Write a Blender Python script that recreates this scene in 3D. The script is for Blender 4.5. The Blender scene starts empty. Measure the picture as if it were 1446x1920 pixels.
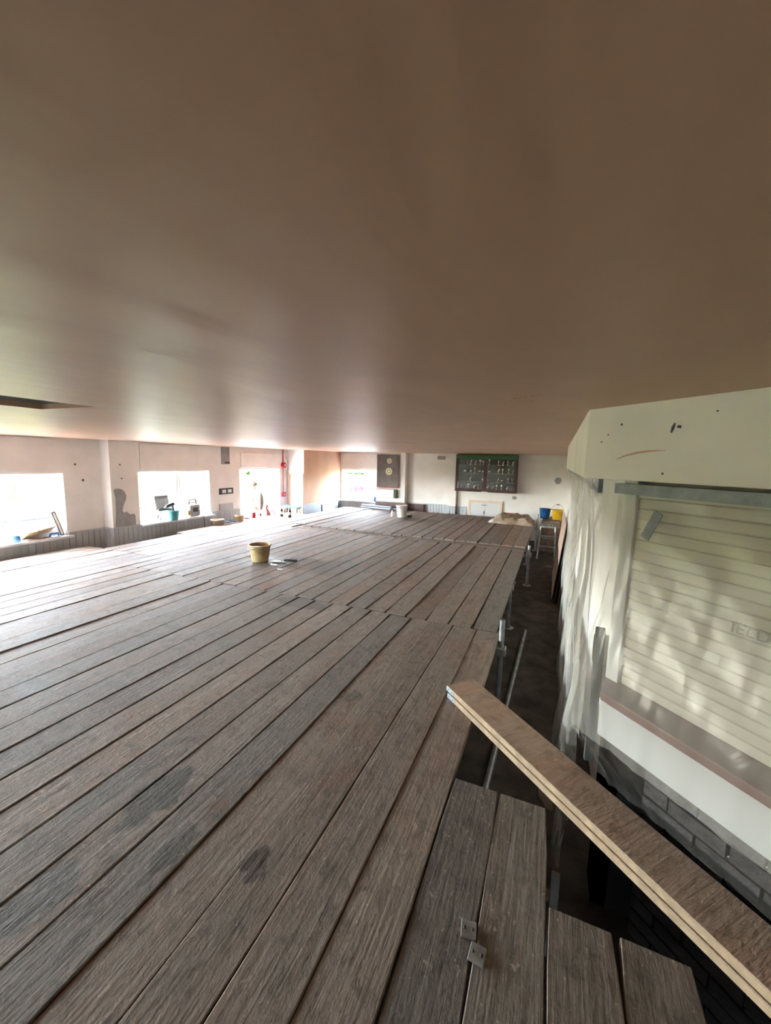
import bpy, bmesh, math, random
from mathutils import Vector, Matrix
sc = bpy.context.scene
col = sc.collection
rnd = random.Random(7)

# ---------------------------------------------------------------- camera, sky, sun, exposure
YAW, PITCH, ROLL = math.radians(22.7817), math.radians(7.4301), math.radians(-1.3086)
fw = Vector((-math.sin(YAW)*math.cos(PITCH), math.cos(YAW)*math.cos(PITCH), -math.sin(PITCH)))
rt = Vector((math.cos(YAW), math.sin(YAW), 0)); dn = fw.cross(rt)
r2 = rt*math.cos(ROLL) + dn*math.sin(ROLL); d2 = -rt*math.sin(ROLL) + dn*math.cos(ROLL)
cd = bpy.data.cameras.new('camera'); cam = bpy.data.objects.new('camera', cd); col.objects.link(cam)
m = Matrix((r2, -d2, -fw)).transposed().to_4x4(); m.translation = (0, 0, 2.33); cam.matrix_world = m
cd.sensor_fit = 'VERTICAL'; cd.sensor_height = 36.0; cd.lens = 748.286/1920*36.0; cd.clip_start = 0.02; cd.clip_end = 500
sc.camera = cam

w = bpy.data.worlds.new('sky'); sc.world = w; w.use_nodes = True
wn = w.node_tree.nodes; wl = w.node_tree.links
bg = wn['Background']
sky = wn.new('ShaderNodeTexSky'); sky.sky_type = 'NISHITA'; sky.sun_disc = False
sky.sun_elevation = math.radians(63); sky.sun_rotation = math.radians(239); sky.air_density = 1.0; sky.dust_density = 2.0
mixw = wn.new('ShaderNodeMix'); mixw.data_type = 'RGBA'; mixw.inputs[0].default_value = 0.55
wl.new(sky.outputs[0], mixw.inputs[6]); mixw.inputs[7].default_value = (3.3, 3.35, 3.4, 1)
wl.new(mixw.outputs[2], bg.inputs[0]); bg.inputs[1].default_value = 1.0
sl = bpy.data.lights.new('sun_offscreen', 'SUN'); sl.energy = 3; sl.angle = 0.01; sl.color = (1, .95, .86)
so = bpy.data.objects.new('sun_offscreen', sl); col.objects.link(so); so.location = (-21, -12.5, 50)
so.rotation_euler = Vector((.42, .25, -1.0)).to_track_quat('-Z', 'Y').to_euler()
sc.view_settings.view_transform = 'Standard'; sc.view_settings.look = 'None'
sc.view_settings.exposure = 5.0; sc.view_settings.gamma = 1; sc.view_settings.use_curve_mapping = False
cy = sc.cycles
cy.use_denoising = True; cy.max_bounces = 14; cy.diffuse_bounces = 12; cy.transparent_max_bounces = 12; cy.use_adaptive_sampling = True; cy.adaptive_threshold = .02
cy.sample_clamp_indirect = 40; cy.caustics_reflective = False; cy.caustics_refractive = False

# ---------------------------------------------------------------- mesh helpers
class MB:
    def __init__(s): s.v = []; s.f = []; s.sm = []
    def add(s, vs, fs, smooth=False):
        n = len(s.v); s.v += [tuple(v) for v in vs]; s.f += [tuple(i+n for i in f) for f in fs]; s.sm += [smooth]*len(fs); return s
    def box(s, x0, x1, y0, y1, z0, z1, M=None):
        vs = [Vector((x, y, z)) for z in (z0, z1) for y in (y0, y1) for x in (x0, x1)]
        if M is not None: vs = [M @ v for v in vs]
        return s.add(vs, [(0,2,3,1),(4,5,7,6),(0,1,5,4),(2,6,7,3),(0,4,6,2),(1,3,7,5)])
    def quad(s, a, b, c, d): return s.add([a, b, c, d], [(0,1,2,3)])
    def tube(s, pts, r, n=10, cap=True):
        pts = [Vector(p) for p in pts]; rs = r if isinstance(r, (list, tuple)) else [r]*len(pts)
        vs = []; fs = []
        for i, p in enumerate(pts):
            t = (pts[min(i+1, len(pts)-1)] - pts[max(i-1, 0)]).normalized()
            a = t.cross(Vector((0, 0, 1)))
            if a.length < 1e-3: a = Vector((1, 0, 0))
            a.normalize(); b = t.cross(a)
            for k in range(n):
                q = 2*math.pi*k/n; vs.append(p + (a*math.cos(q) + b*math.sin(q))*rs[i])
        for i in range(len(pts)-1):
            for k in range(n):
                fs.append((i*n+k, i*n+(k+1) % n, (i+1)*n+(k+1) % n, (i+1)*n+k))
        s.add(vs, fs, True)
        if cap: s.add(vs[:n], [tuple(range(n))[::-1]]); s.add(vs[-n:], [tuple(range(n))])
        return s
    def lathe(s, prof, c=(0, 0, 0), n=24):
        vs = []; fs = []; c = Vector(c)
        for r, z in prof:
            for k in range(n):
                q = 2*math.pi*k/n; vs.append(c + Vector((r*math.cos(q), r*math.sin(q), z)))
        for i in range(len(prof)-1):
            for k in range(n): fs.append((i*n+k, i*n+(k+1) % n, (i+1)*n+(k+1) % n, (i+1)*n+k))
        return s.add(vs, fs, True)
    def prism(s, pts, h0, h1, fn):
        n = len(pts); vs = [fn(a, b, h0) for a, b in pts] + [fn(a, b, h1) for a, b in pts]
        s.add(vs, [tuple(range(n))[::-1], tuple(range(n, 2*n))] + [(i, (i+1) % n, n+(i+1) % n, n+i) for i in range(n)]); return s
    def grid(s, nu, nv, fn, smooth=True):
        vs = [fn(i/(nu-1), j/(nv-1)) for j in range(nv) for i in range(nu)]
        return s.add(vs, [(j*nu+i, j*nu+i+1, (j+1)*nu+i+1, (j+1)*nu+i) for j in range(nv-1) for i in range(nu-1)], smooth)
    def mesh(s, name, mat):
        me = bpy.data.meshes.new(name); me.from_pydata(s.v, [], s.f)
        me.polygons.foreach_set('use_smooth', s.sm); me.materials.append(mat); me.update()
        bm = bmesh.new(); bm.from_mesh(me); bmesh.ops.recalc_face_normals(bm, faces=bm.faces); bm.to_mesh(me); bm.free()
        return me
    def obj(s, name, mat, parent=None, bevel=0):
        o = bpy.data.objects.new(name, s.mesh(name, mat)); col.objects.link(o)
        if parent: o.parent = parent
        if bevel:
            b = o.modifiers.new('bevel', 'BEVEL'); b.width = bevel; b.segments = 2; b.limit_method = 'ANGLE'
        return o
def inst(name, me, loc=(0, 0, 0), rot=(0, 0, 0), parent=None, scale=(1, 1, 1)):
    o = bpy.data.objects.new(name, me); col.objects.link(o); o.location = loc; o.rotation_euler = rot; o.scale = scale
    if parent: o.parent = parent
    return o
def tag(o, label=None, cat=None, group=None, kind=None):
    if label: o['label'] = label
    if cat: o['category'] = cat
    if group: o['group'] = group
    if kind: o['kind'] = kind
    return o
def empty(name, loc=(0, 0, 0), rz=0):
    o = bpy.data.objects.new(name, None); col.objects.link(o); o.location = loc; o.rotation_euler = (0, 0, rz); o.empty_display_size = .1
    return o
def struct(name, label=None, loc=(0, 0, 0)):
    return tag(empty(name, loc), label, kind='structure')

# ---------------------------------------------------------------- materials
def mat(name, c, rough=.6, metal=0, var=0.0, scale=8, bump=0.0, bscale=40, spec=.5, c2=None, lo=.35, hi=.65, detail=5):
    m = bpy.data.materials.new(name); m.use_nodes = True; nt = m.node_tree; N = nt.nodes; L = nt.links
    b = N['Principled BSDF']; b.inputs['Base Color'].default_value = (*c, 1)
    b.inputs['Roughness'].default_value = rough; b.inputs['Metallic'].default_value = metal; b.inputs['Specular IOR Level'].default_value = spec
    tc = N.new('ShaderNodeTexCoord')
    if var or c2:
        n = N.new('ShaderNodeTexNoise'); n.inputs['Scale'].default_value = scale; n.inputs['Detail'].default_value = detail
        L.new(tc.outputs['Object'], n.inputs['Vector'])
        r = N.new('ShaderNodeValToRGB'); r.color_ramp.elements[0].position = lo; r.color_ramp.elements[1].position = hi
        d = c2 or tuple(max(0, x*(1-var)) for x in c)
        r.color_ramp.elements[0].color = (*d, 1); r.color_ramp.elements[1].color = (*(c if c2 else tuple(min(1, x*(1+var*.5)) for x in c)), 1)
        L.new(n.outputs['Fac'], r.inputs[0]); L.new(r.outputs[0], b.inputs['Base Color'])
    if bump:
        n = N.new('ShaderNodeTexNoise'); n.inputs['Scale'].default_value = bscale; n.inputs['Detail'].default_value = 6
        L.new(tc.outputs['Object'], n.inputs['Vector'])
        bp = N.new('ShaderNodeBump'); bp.inputs['Strength'].default_value = bump; bp.inputs['Distance'].default_value = .02
        L.new(n.outputs['Fac'], bp.inputs['Height']); L.new(bp.outputs[0], b.inputs['Normal'])
    return m

def fac_node(N, L, base, gain):
    lw = N.new('ShaderNodeLayerWeight'); lw.inputs[0].default_value = .5
    p = N.new('ShaderNodeMath'); p.operation = 'POWER'; L.new(lw.outputs['Facing'], p.inputs[0]); p.inputs[1].default_value = 5
    q = N.new('ShaderNodeMath'); q.operation = 'MULTIPLY_ADD'; q.use_clamp = True; L.new(p.outputs[0], q.inputs[0]); q.inputs[1].default_value = gain; q.inputs[2].default_value = base
    return q.outputs[0]

def plastic_mat(name, haze, c=(.62, .61, .58), rough=.25, bscale=9, bump=.35, base=.04, gain=.5, streak=1.35):
    m = bpy.data.materials.new(name); m.use_nodes = True; nt = m.node_tree; N = nt.nodes; L = nt.links
    for n in list(N): N.remove(n)
    out = N.new('ShaderNodeOutputMaterial'); tr = N.new('ShaderNodeBsdfTransparent'); tr.inputs[0].default_value = (.97, .97, .96, 1)
    df = N.new('ShaderNodeBsdfDiffuse'); df.inputs[0].default_value = (*c, 1)
    tl = N.new('ShaderNodeBsdfTranslucent'); tl.inputs[0].default_value = (*c, 1)
    gl = N.new('ShaderNodeBsdfGlossy'); gl.inputs['Roughness'].default_value = rough; gl.inputs[0].default_value = (.9, .9, .9, 1)
    tc = N.new('ShaderNodeTexCoord'); mp = N.new('ShaderNodeMapping'); mp.inputs['Scale'].default_value = (1.0, 1.0, .22)
    n1 = N.new('ShaderNodeTexNoise'); n1.inputs['Scale'].default_value = bscale; n1.inputs['Detail'].default_value = 4; n1.inputs['Distortion'].default_value = .8
    L.new(tc.outputs['Object'], mp.inputs[0]); L.new(mp.outputs[0], n1.inputs[0])
    bp = N.new('ShaderNodeBump'); bp.inputs['Strength'].default_value = bump; bp.inputs['Distance'].default_value = .05
    L.new(n1.outputs[0], bp.inputs['Height'])
    for s in (df, gl): L.new(bp.outputs[0], s.inputs['Normal'])
    m1 = N.new('ShaderNodeMixShader'); m1.inputs[0].default_value = .35; L.new(df.outputs[0], m1.inputs[1]); L.new(tl.outputs[0], m1.inputs[2])
    m2 = N.new('ShaderNodeMixShader')
    mr = N.new('ShaderNodeMapRange'); mr.clamp = True; mr.inputs[1].default_value = .35; mr.inputs[2].default_value = .75; mr.inputs[3].default_value = haze*.8; mr.inputs[4].default_value = min(.9, haze*streak)
    n2 = N.new('ShaderNodeTexNoise'); n2.inputs['Scale'].default_value = 16; n2.inputs['Detail'].default_value = 3; n2.inputs['Distortion'].default_value = .5
    mp2 = N.new('ShaderNodeMapping'); mp2.inputs['Scale'].default_value = (1, 1, .12); L.new(tc.outputs['Object'], mp2.inputs[0]); L.new(mp2.outputs[0], n2.inputs[0]); L.new(n2.outputs[0], mr.inputs[0]); L.new(mr.outputs[0], m2.inputs[0])
    L.new(tr.outputs[0], m2.inputs[1]); L.new(m1.outputs[0], m2.inputs[2])
    fr = fac_node(N, L, base, gain)
    m3 = N.new('ShaderNodeMixShader'); L.new(fr, m3.inputs[0]); L.new(m2.outputs[0], m3.inputs[1]); L.new(gl.outputs[0], m3.inputs[2])
    L.new(m3.outputs[0], out.inputs[0]); return m

def glass_mat():
    m = bpy.data.materials.new('window_glass'); m.use_nodes = True; N = m.node_tree.nodes; L = m.node_tree.links
    for n in list(N): N.remove(n)
    out = N.new('ShaderNodeOutputMaterial'); tr = N.new('ShaderNodeBsdfTransparent'); gl = N.new('ShaderNodeBsdfGlossy'); gl.inputs['Roughness'].default_value = .02
    lw = fac_node(N, L, .05, .8); mx = N.new('ShaderNodeMixShader')
    tr.inputs[0].default_value = (.88, .90, .89, 1)
    L.new(lw, mx.inputs[0]); L.new(tr.outputs[0], mx.inputs[1]); L.new(gl.outputs[0], mx.inputs[2]); L.new(mx.outputs[0], out.inputs[0])
    return m

STAINS = [  # x, y, rx, ry, amount (wet or dirty marks on the boards, where they lie)
 (-1.65,1.19,.105,.20,.75),(-1.34,1.02,.055,.12,.6),(-1.0,1.11,.05,.07,.75),(-1.64,.70,.10,.15,.65),(-1.19,2.30,.07,.09,.45),
 (-1.9,1.16,.09,.25,.3),(-3.6,5.1,.75,.35,.55),(-2.95,5.15,.35,.5,.5),(-4.35,4.75,.5,.18,.4),(-3.3,10.25,.6,.35,.6),(-2.55,3.65,.35,.15,.45),
 (-2.75,1.6,.28,.16,.25),(-3.2,1.45,.22,.1,.25)]
REDS = [(-1.36,1.26,.07,.10,.7),(-.47,2.0,.1,.5,.45),(-.5,3.0,.1,.6,.4),(-2.65,1.55,.45,.22,.45),(-3.25,10.2,.55,.25,.6),(-2.9,.9,.3,.5,.25),(-1.88,2.0,.1,.6,.35)]
def wood_mat(name, c1, c2, stains=True, axis=1, light=1.0):
    m = bpy.data.materials.new(name); m.use_nodes = True; nt = m.node_tree; N = nt.nodes; L = nt.links; b = N['Principled BSDF']
    tc = N.new('ShaderNodeTexCoord'); oi = N.new('ShaderNodeObjectInfo'); gp = N.new('ShaderNodeNewGeometry')
    def math_(op, a, b_=None, c_=None, clamp=False):
        n = N.new('ShaderNodeMath'); n.operation = op; n.use_clamp = clamp
        for i, x in enumerate((a, b_, c_)):
            if x is None: continue
            if isinstance(x, (int, float)): n.inputs[i].default_value = x
            else: L.new(x, n.inputs[i])
        return n.outputs[0]
    def mixc(f, a, b_, mode='MIX'):
        n = N.new('ShaderNodeMix'); n.data_type = 'RGBA'; n.blend_type = mode
        for i, x in ((0, f), (6, a), (7, b_)):
            if isinstance(x, (int, float)): n.inputs[i].default_value = x
            elif isinstance(x, tuple): n.inputs[i].default_value = (*x, 1)
            else: L.new(x, n.inputs[i])
        return n.outputs[2]
    rv = N.new('ShaderNodeVectorMath'); rv.operation = 'ADD'
    cx = N.new('ShaderNodeCombineXYZ'); k = math_('MULTIPLY', oi.outputs['Random'], 37.0)
    for i in range(3): L.new(k, cx.inputs[i])
    L.new(tc.outputs['Object'], rv.inputs[0]); L.new(cx.outputs[0], rv.inputs[1])
    def noise(sx, sy, sz, scale, detail=5, dist=0, rough=.55):
        mp = N.new('ShaderNodeMapping'); mp.inputs['Scale'].default_value = (sx, sy, sz); L.new(rv.outputs[0], mp.inputs[0])
        n = N.new('ShaderNodeTexNoise'); n.inputs['Scale'].default_value = scale; n.inputs['Detail'].default_value = detail
        n.inputs['Distortion'].default_value = dist; n.inputs['Roughness'].default_value = rough
        L.new(mp.outputs[0], n.inputs[0]); return n.outputs['Fac']
    S = (1, .055, 1) if axis == 1 else (.055, 1, 1)
    grain = noise(*S, 55, 6, .6); fine = noise(*S, 190, 4, .2); big = noise(1, .45, 1, 3.2, 4, .8); dirt = noise(1, .8, 1, 14, 7, .4, .7)
    crack = noise(*[x if x == 1 else .03 for x in S], 26, 3, .8)
    def ramp(v, lo, hi):
        n = N.new('ShaderNodeMapRange'); n.clamp = True; n.inputs[1].default_value = lo; n.inputs[2].default_value = hi; L.new(v, n.inputs[0]); return n.outputs[0]
    c = mixc(ramp(grain, .3, .7), c1, c2)
    c = mixc(math_('MULTIPLY', ramp(fine, .55, .75), .30), c, tuple(x*.6 for x in c1))
    c = mixc(math_('MULTIPLY', ramp(big, .48, .66), .6), c, (c1[0]*1.25, c1[1]*.98, c1[2]*.85))
    c = mixc(math_('MULTIPLY', ramp(dirt, .50, .66), .6), c, tuple(x*.55 for x in c1))
    pl = noise(1, .7, 1, 42, 3, .6, .6)
    c = mixc(math_('MULTIPLY', math_('MULTIPLY', ramp(pl, .63, .69), ramp(big, .42, .55)), .55), c, (.52*light, .41*light, .34*light))
    hair = math_('SUBTRACT', 1.0, ramp(math_('ABSOLUTE', math_('SUBTRACT', crack, .5)), 0.0, .006))
    c = mixc(math_('MULTIPLY', hair, math_('MULTIPLY', ramp(dirt, .42, .6), .55)), c, (.03, .022, .018))
    vf = N.new('ShaderNodeTexVoronoi'); vf.inputs['Scale'].default_value = 34; L.new(rv.outputs[0], vf.inputs[0])
    fl_ = math_('MULTIPLY', math_('SUBTRACT', 1.0, ramp(vf.outputs['Distance'], .10, .16)), ramp(pl, .5, .56))
    c = mixc(math_('MULTIPLY', fl_, .6), c, (.55*light, .44*light, .37*light))
    # knots
    vo = N.new('ShaderNodeTexVoronoi'); vo.inputs['Scale'].default_value = 2.6; mpk = N.new('ShaderNodeMapping'); mpk.inputs['Scale'].default_value = (1.3, .7, .01)
    L.new(rv.outputs[0], mpk.inputs[0]); L.new(mpk.outputs[0], vo.inputs[0])
    c = mixc(math_('MULTIPLY', math_('SUBTRACT', 1.0, ramp(vo.outputs['Distance'], .015, .05)), .6), c, (.09, .055, .04))
    # each board a little greyer / browner
    hsv = N.new('ShaderNodeHueSaturation'); L.new(c, hsv.inputs['Color'])
    L.new(math_('MULTIPLY_ADD', oi.outputs['Random'], .5, .62), hsv.inputs['Saturation'])
    k2 = math_('FRACT', math_('MULTIPLY', oi.outputs['Random'], 17.31)); L.new(math_('MULTIPLY_ADD', k2, .34, .84), hsv.inputs['Value'])
    c = hsv.outputs[0]; rough = .72
    if stains:
        nz = N.new('ShaderNodeTexNoise'); nz.inputs['Scale'].default_value = 11; nz.inputs['Detail'].default_value = 8; L.new(gp.outputs['Position'], nz.inputs[0])
        vm = N.new('ShaderNodeVectorMath'); vm.operation = 'MULTIPLY_ADD'; L.new(nz.outputs['Color'], vm.inputs[0]); vm.inputs[1].default_value = (.16, .16, 0)
        L.new(gp.outputs['Position'], vm.inputs[2])
        def spots(lst, soft):
            tot = None
            for x, y, rx, ry, a in lst:
                mp = N.new('ShaderNodeMapping'); mp.vector_type = 'TEXTURE'; mp.inputs['Location'].default_value = (x+.08, y+.08, .7); mp.inputs['Scale'].default_value = (rx, ry, 1)
                L.new(vm.outputs[0], mp.inputs[0]); ln = N.new('ShaderNodeVectorMath'); ln.operation = 'LENGTH'; L.new(mp.outputs[0], ln.inputs[0])
                v = math_('MULTIPLY', math_('SUBTRACT', 1.0, ramp(ln.outputs['Value'], soft, 1.05)), a)
                tot = v if tot is None else math_('MAXIMUM', tot, v)
            return tot
        rs = spots(REDS, .2); c = mixc(rs, c, mixc(.5, c, (.22, .10, .07)))
        ws = spots(STAINS, .8); c = mixc(ws, c, (.035, .028, .022))
        L.new(math_('MULTIPLY_ADD', ws, -.3, .74), b.inputs['Roughness'])
    else: b.inputs['Roughness'].default_value = rough
    L.new(c, b.inputs['Base Color']); b.inputs['Specular IOR Level'].default_value = .35
    h = math_('ADD', math_('MULTIPLY', grain, .6), math_('MULTIPLY', dirt, .8)); h = math_('ADD', h, math_('MULTIPLY', pl, .5))
    bp = N.new('ShaderNodeBump'); bp.inputs['Strength'].default_value = .45; bp.inputs['Distance'].default_value = .008
    L.new(h, bp.inputs['Height']); L.new(bp.outputs[0], b.inputs['Normal'])
    return m

def ceiling_mat():
    m = mat('pink_plaster', (.56, .335, .235), .45, spec=.28); nt = m.node_tree; N = nt.nodes; L = nt.links; b = N['Principled BSDF']
    tc = N.new('ShaderNodeTexCoord')
    def nz(s, sc_, d=5, di=.6):
        mp = N.new('ShaderNodeMapping'); mp.inputs['Scale'].default_value = s; L.new(tc.outputs['Object'], mp.inputs[0])
        n = N.new('ShaderNodeTexNoise'); n.inputs['Scale'].default_value = sc_; n.inputs['Detail'].default_value = d; n.inputs['Distortion'].default_value = di
        L.new(mp.outputs[0], n.inputs[0]); return n.outputs['Fac']
    a = nz((1, 1, 1), .55, 4, 1.2); s = nz((1, .35, 1), 2.2, 6, 1.5)
    r = N.new('ShaderNodeValToRGB'); r.color_ramp.elements[0].position = .32; r.color_ramp.elements[1].position = .7
    r.color_ramp.elements[0].color = (.54, .35, .262, 1); r.color_ramp.elements[1].color = (.625, .40, .282, 1); L.new(a, r.inputs[0])
    mx = N.new('ShaderNodeMix'); mx.data_type = 'RGBA'; mx.blend_type = 'MULTIPLY'; L.new(r.outputs[0], mx.inputs[6])
    r2_ = N.new('ShaderNodeValToRGB'); r2_.color_ramp.elements[0].position = .3; r2_.color_ramp.elements[1].position = .7
    r2_.color_ramp.elements[0].color = (.90, .89, .88, 1); r2_.color_ramp.elements[1].color = (1.04, 1.03, 1.02, 1); L.new(s, r2_.inputs[0])
    L.new(r2_.outputs[0], mx.inputs[7]); mx.inputs[0].default_value = 1; L.new(mx.outputs[2], b.inputs['Base Color'])
    bp = N.new('ShaderNodeBump'); bp.inputs['Strength'].default_value = .25; bp.inputs['Distance'].default_value = .03
    L.new(nz((1, .3, 1), 3.0, 4, 1.5), bp.inputs['Height']); L.new(bp.outputs[0], b.inputs['Normal'])
    return m

def brick_mat():
    m = mat('dark_brick', (.038, .033, .037), .7, var=.5, scale=14, bump=.4); return m

M = dict(
 ceil=ceiling_mat(), plank=wood_mat('scaffold_wood', (.205, .165, .14), (.34, .28, .24)),
 oldplank=wood_mat('old_scaffold_wood', (.15, .122, .102), (.26, .215, .18), stains=False),
 newplank=wood_mat('loose_board_wood', (.36, .24, .165), (.44, .31, .225), stains=False),
 edge=mat('sawn_edge', (.36, .26, .17), .75, var=.25, scale=20),
 wall=mat('painted_wall', (.80, .79, .765), .75, var=.06, scale=2.5, bump=.08, bscale=6),
 bulk=mat('skimmed_white', (.80, .775, .735), .8, var=.07, scale=3, bump=.06, bscale=8),
 pinkwall=mat('raw_pink_plaster', (.66, .40, .28), .8, var=.12, scale=2),
 dado=mat('dado_paint', (.47, .50, .53), .6, var=.05, scale=6),
 frame=mat('white_upvc', (.82, .84, .86), .3), glass=glass_mat(),
 sill=mat('white_sill', (.80, .82, .84), .35), floor=mat('dirty_floor', (.075, .058, .048), .8, var=.6, scale=5, bump=.3, bscale=14),
 patch=mat('grey_backing_plaster', (.33, .335, .34), .9, var=.15, scale=8), steel=mat('galvanised_steel', (.42, .44, .45), .45, metal=.8, var=.3, scale=12),
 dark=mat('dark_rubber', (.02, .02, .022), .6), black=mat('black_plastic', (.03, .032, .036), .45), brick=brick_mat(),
 mortar=mat('mortar', (.36, .34, .30), .9, var=.3, scale=20, bump=.3), white=mat('white_board', (.66, .67, .68), .5),
 cream=mat('cream_shutter', (.64, .61, .53), .5), maroon=mat('maroon_counter', (.15, .045, .04), .4), tape=mat('grey_duct_tape', (.23, .25, .275), .5, var=.2, scale=20, bump=.3),
 sheet=plastic_mat('polythene_sheet', .38, bump=.2, streak=.8), sheet2=plastic_mat('polythene_bunched', .30, c=(.6, .59, .56), bscale=14, bump=.3, streak=1.7),
 film=plastic_mat('clear_film', .02, c=(.4, .4, .42), rough=.1, bscale=16, bump=.6, base=.02, gain=.3),
 brown=mat('dark_brown_timber', (.075, .035, .028), .45, var=.3, scale=6), cabin=mat('cabinet_interior', (.03, .029, .03), .7),
 silver=mat('polished_silver', (.75, .75, .74), .18, metal=1), green=mat('green_tape', (.045, .12, .05), .5), gold=mat('gold_leaf', (.68, .58, .32), .4, metal=.2),
 honour=mat('honours_board_wood', (.10, .075, .07), .5, var=.3, scale=8), beige=mat('beige_door', (.42, .31, .23), .6, var=.05, scale=3), pine=mat('pale_pine', (.70, .58, .42), .6, var=.1, scale=8),
 red=mat('red_enamel', (.42, .035, .035), .4), redplastic=mat('red_seat_plastic', (.30, .012, .015), .45), blue=mat('blue_plastic', (.015, .11, .32), .45, var=.2, scale=12), yellow=mat('yellow_plastic', (.70, .42, .02), .45, var=.15, scale=10),
 stepblue=mat('blue_step_top', (.03, .22, .62), .4), orangewood=mat('yellow_step_leg', (.62, .36, .10), .5),
 bucket=mat('stained_cream_bucket', (.66, .50, .27), .55, c2=(.40, .26, .12), scale=9, lo=.3, hi=.6), plasterwet=mat('wet_plaster', (.07, .05, .045), .4),
 whiteplastic=mat('white_bucket_plastic', (.78, .77, .75), .5, var=.12, scale=9), teal=mat('teal_bucket', (.08, .30, .31), .5), clear=plastic_mat('clear_bottle', .15, rough=.05, bump=.05),
 bluewater=mat('blue_liquid', (.05, .28, .62), .2), label=mat('paper_label', (.80, .78, .76), .6), cola=mat('dark_cola', (.025, .012, .01), .15), cloth=mat('dust_sheet', (.30, .22, .16), .9, var=.35, scale=7, bump=.4, bscale=12),
 clothlight=mat('dust_sheet_pale', (.42, .33, .25), .9, var=.3, scale=8, bump=.4), carpet=mat('ground_paving', (.30, .29, .28), .9, var=.1, scale=3),
 grass=mat('mown_grass', (.085, .09, .035), .95, var=.25, scale=.35, spec=0), leaf=mat('hedge_leaf', (.03, .065, .014), .8, var=.6, scale=3, spec=0), bark=mat('bark', (.09, .06, .04), .9),
 rail=mat('black_railing', (.035, .035, .04), .5), skin=mat('skin', (.42, .24, .17), .55), hair=mat('short_brown_hair', (.07, .047, .03), .8), shirt=mat('white_tshirt', (.65, .65, .67), .8),
 trousers=mat('white_work_trousers', (.62, .62, .64), .85), bluecloth=mat('blue_knee_pad', (.10, .22, .48), .8), vest=mat('grey_green_rucksack', (.16, .155, .13), .85, var=.2, scale=12),
 khaki=mat('khaki_sack', (.24, .21, .13), .9, var=.4, scale=9, bump=.5), redsack=mat('dusty_red_sack', (.34, .11, .10), .85, var=.25, scale=9, bump=.4), paper=mat('crumpled_white', (.8, .78, .75), .8),
 pipe=mat('grey_pvc_pipe', (.30, .34, .38), .4), darkpanel=mat('dark_leaning_board', (.10, .05, .042), .5, var=.2, scale=5), pinkboard=mat('pinkish_hardboard', (.36, .25, .20), .8, var=.1, scale=5),
 text=mat('faded_print', (.40, .39, .36), .7), concrete=mat('outside_concrete', (.32, .31, .30), .9, var=.1, scale=4), fencedark=mat('fence_screen', (.03, .034, .042), .8), roof=mat('roof_felt', (.2, .2, .2), .9), mark=mat('pencil_scuff', (.10, .11, .13), .9), scuff=mat('pink_scuff', (.58, .36, .28), .9))

M['seatred'] = mat('outdoor_red_plastic', (.34, .012, .015), .6)
for k_ in ('grass', 'leaf', 'bark', 'rail', 'concrete', 'fencedark', 'seatred', 'skin', 'hair', 'shirt', 'trousers', 'bluecloth', 'vest', 'khaki', 'redsack', 'red'):
    M[k_].node_tree.nodes['Principled BSDF'].inputs['Specular IOR Level'].default_value = 0
M['hem'] = plastic_mat('polythene_hem', .07, bump=.2, streak=.8)
M['fascia'] = mat('white_fascia', (.60, .62, .65), .5)
M['paving'] = mat('grey_paving', (.14, .135, .13), .9, spec=0, var=.15, scale=2)
M['postgrey'] = mat('dark_grey_post', (.07, .075, .08), .9, spec=.15)
CE, DK = 2.577, 0.70   # ceiling and deck heights

# ---------------------------------------------------------------- room shell
XL, YF = -7.75, 12.72
fl = tag(MB().box(-8.0, 4.0, -4.2, 13.0, -.12, 0).obj('floor', M['floor']), kind='structure')
# ceiling with a hole for a missing light fitting
hx0, hx1, hy0, hy1 = -2.78, -2.30, .62, 1.41
cb = MB()
def slab(b, X0, X1, Y0, Y1, z0, z1, holes):
    xs = sorted({X0, X1, *[v for h in holes for v in h[:2]]}); ys = sorted({Y0, Y1, *[v for h in holes for v in h[2:]]})
    for a, c in zip(xs, xs[1:]):
        run = None
        for d, e in zip(ys, ys[1:]):
            if any(h[0] <= a and c <= h[1] and h[2] <= d and e <= h[3] for h in holes):
                if run: b.box(a, c, *run, z0, z1)
                run = None
            else: run = (run[0] if run else d, e)
        if run: b.box(a, c, *run, z0, z1)
slab(cb, -8.1, 4.0, -4.2, 13.1, CE, CE+.03, [(hx0, hx1, hy0, hy1)])
ceil = tag(cb.obj('ceiling', M['ceil']), kind='structure')
hb = MB()
hb.box(hx0-.01, hx1+.01, hy0-.01, hy1+.01, CE+.13, CE+.15)
for x0, x1, y0, y1 in ((hx0-.02, hx0, hy0-.02, hy1+.02), (hx1, hx1+.02, hy0-.02, hy1+.02), (hx0, hx1, hy0-.02, hy0), (hx0, hx1, hy1, hy1+.02)): hb.box(x0, x1, y0, y1, CE+.029, CE+.15)
hb.obj('light_recess', M['patch'], ceil)
rg = MB(); rr = random.Random(5)
for k in range(22):
    a = rr.uniform(0, math.pi); x = -.13+rr.gauss(0, .045); y = 1.60+rr.gauss(0, .05); l_ = rr.uniform(.008, .022); dx, dy = math.cos(a)*l_, math.sin(a)*l_
    rg.add([(x-dx, y-dy, CE+.001), (x+dy*.18, y-dx*.18, CE+.001), (x+dx, y+dy, CE+.001), (x-dy*.18, y+dx*.18, CE+.001), (x, y, CE-.003)], [(0,1,4),(1,2,4),(2,3,4),(3,0,4)])
tag(rg.obj('trowel_ridges', M['ceil'], ceil), kind='stuff')
MB().box(hx0, hx1, hy0+.36, hy0+.40, CE+.045, CE+.13).obj('joist', M['pine'], ceil)
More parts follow.
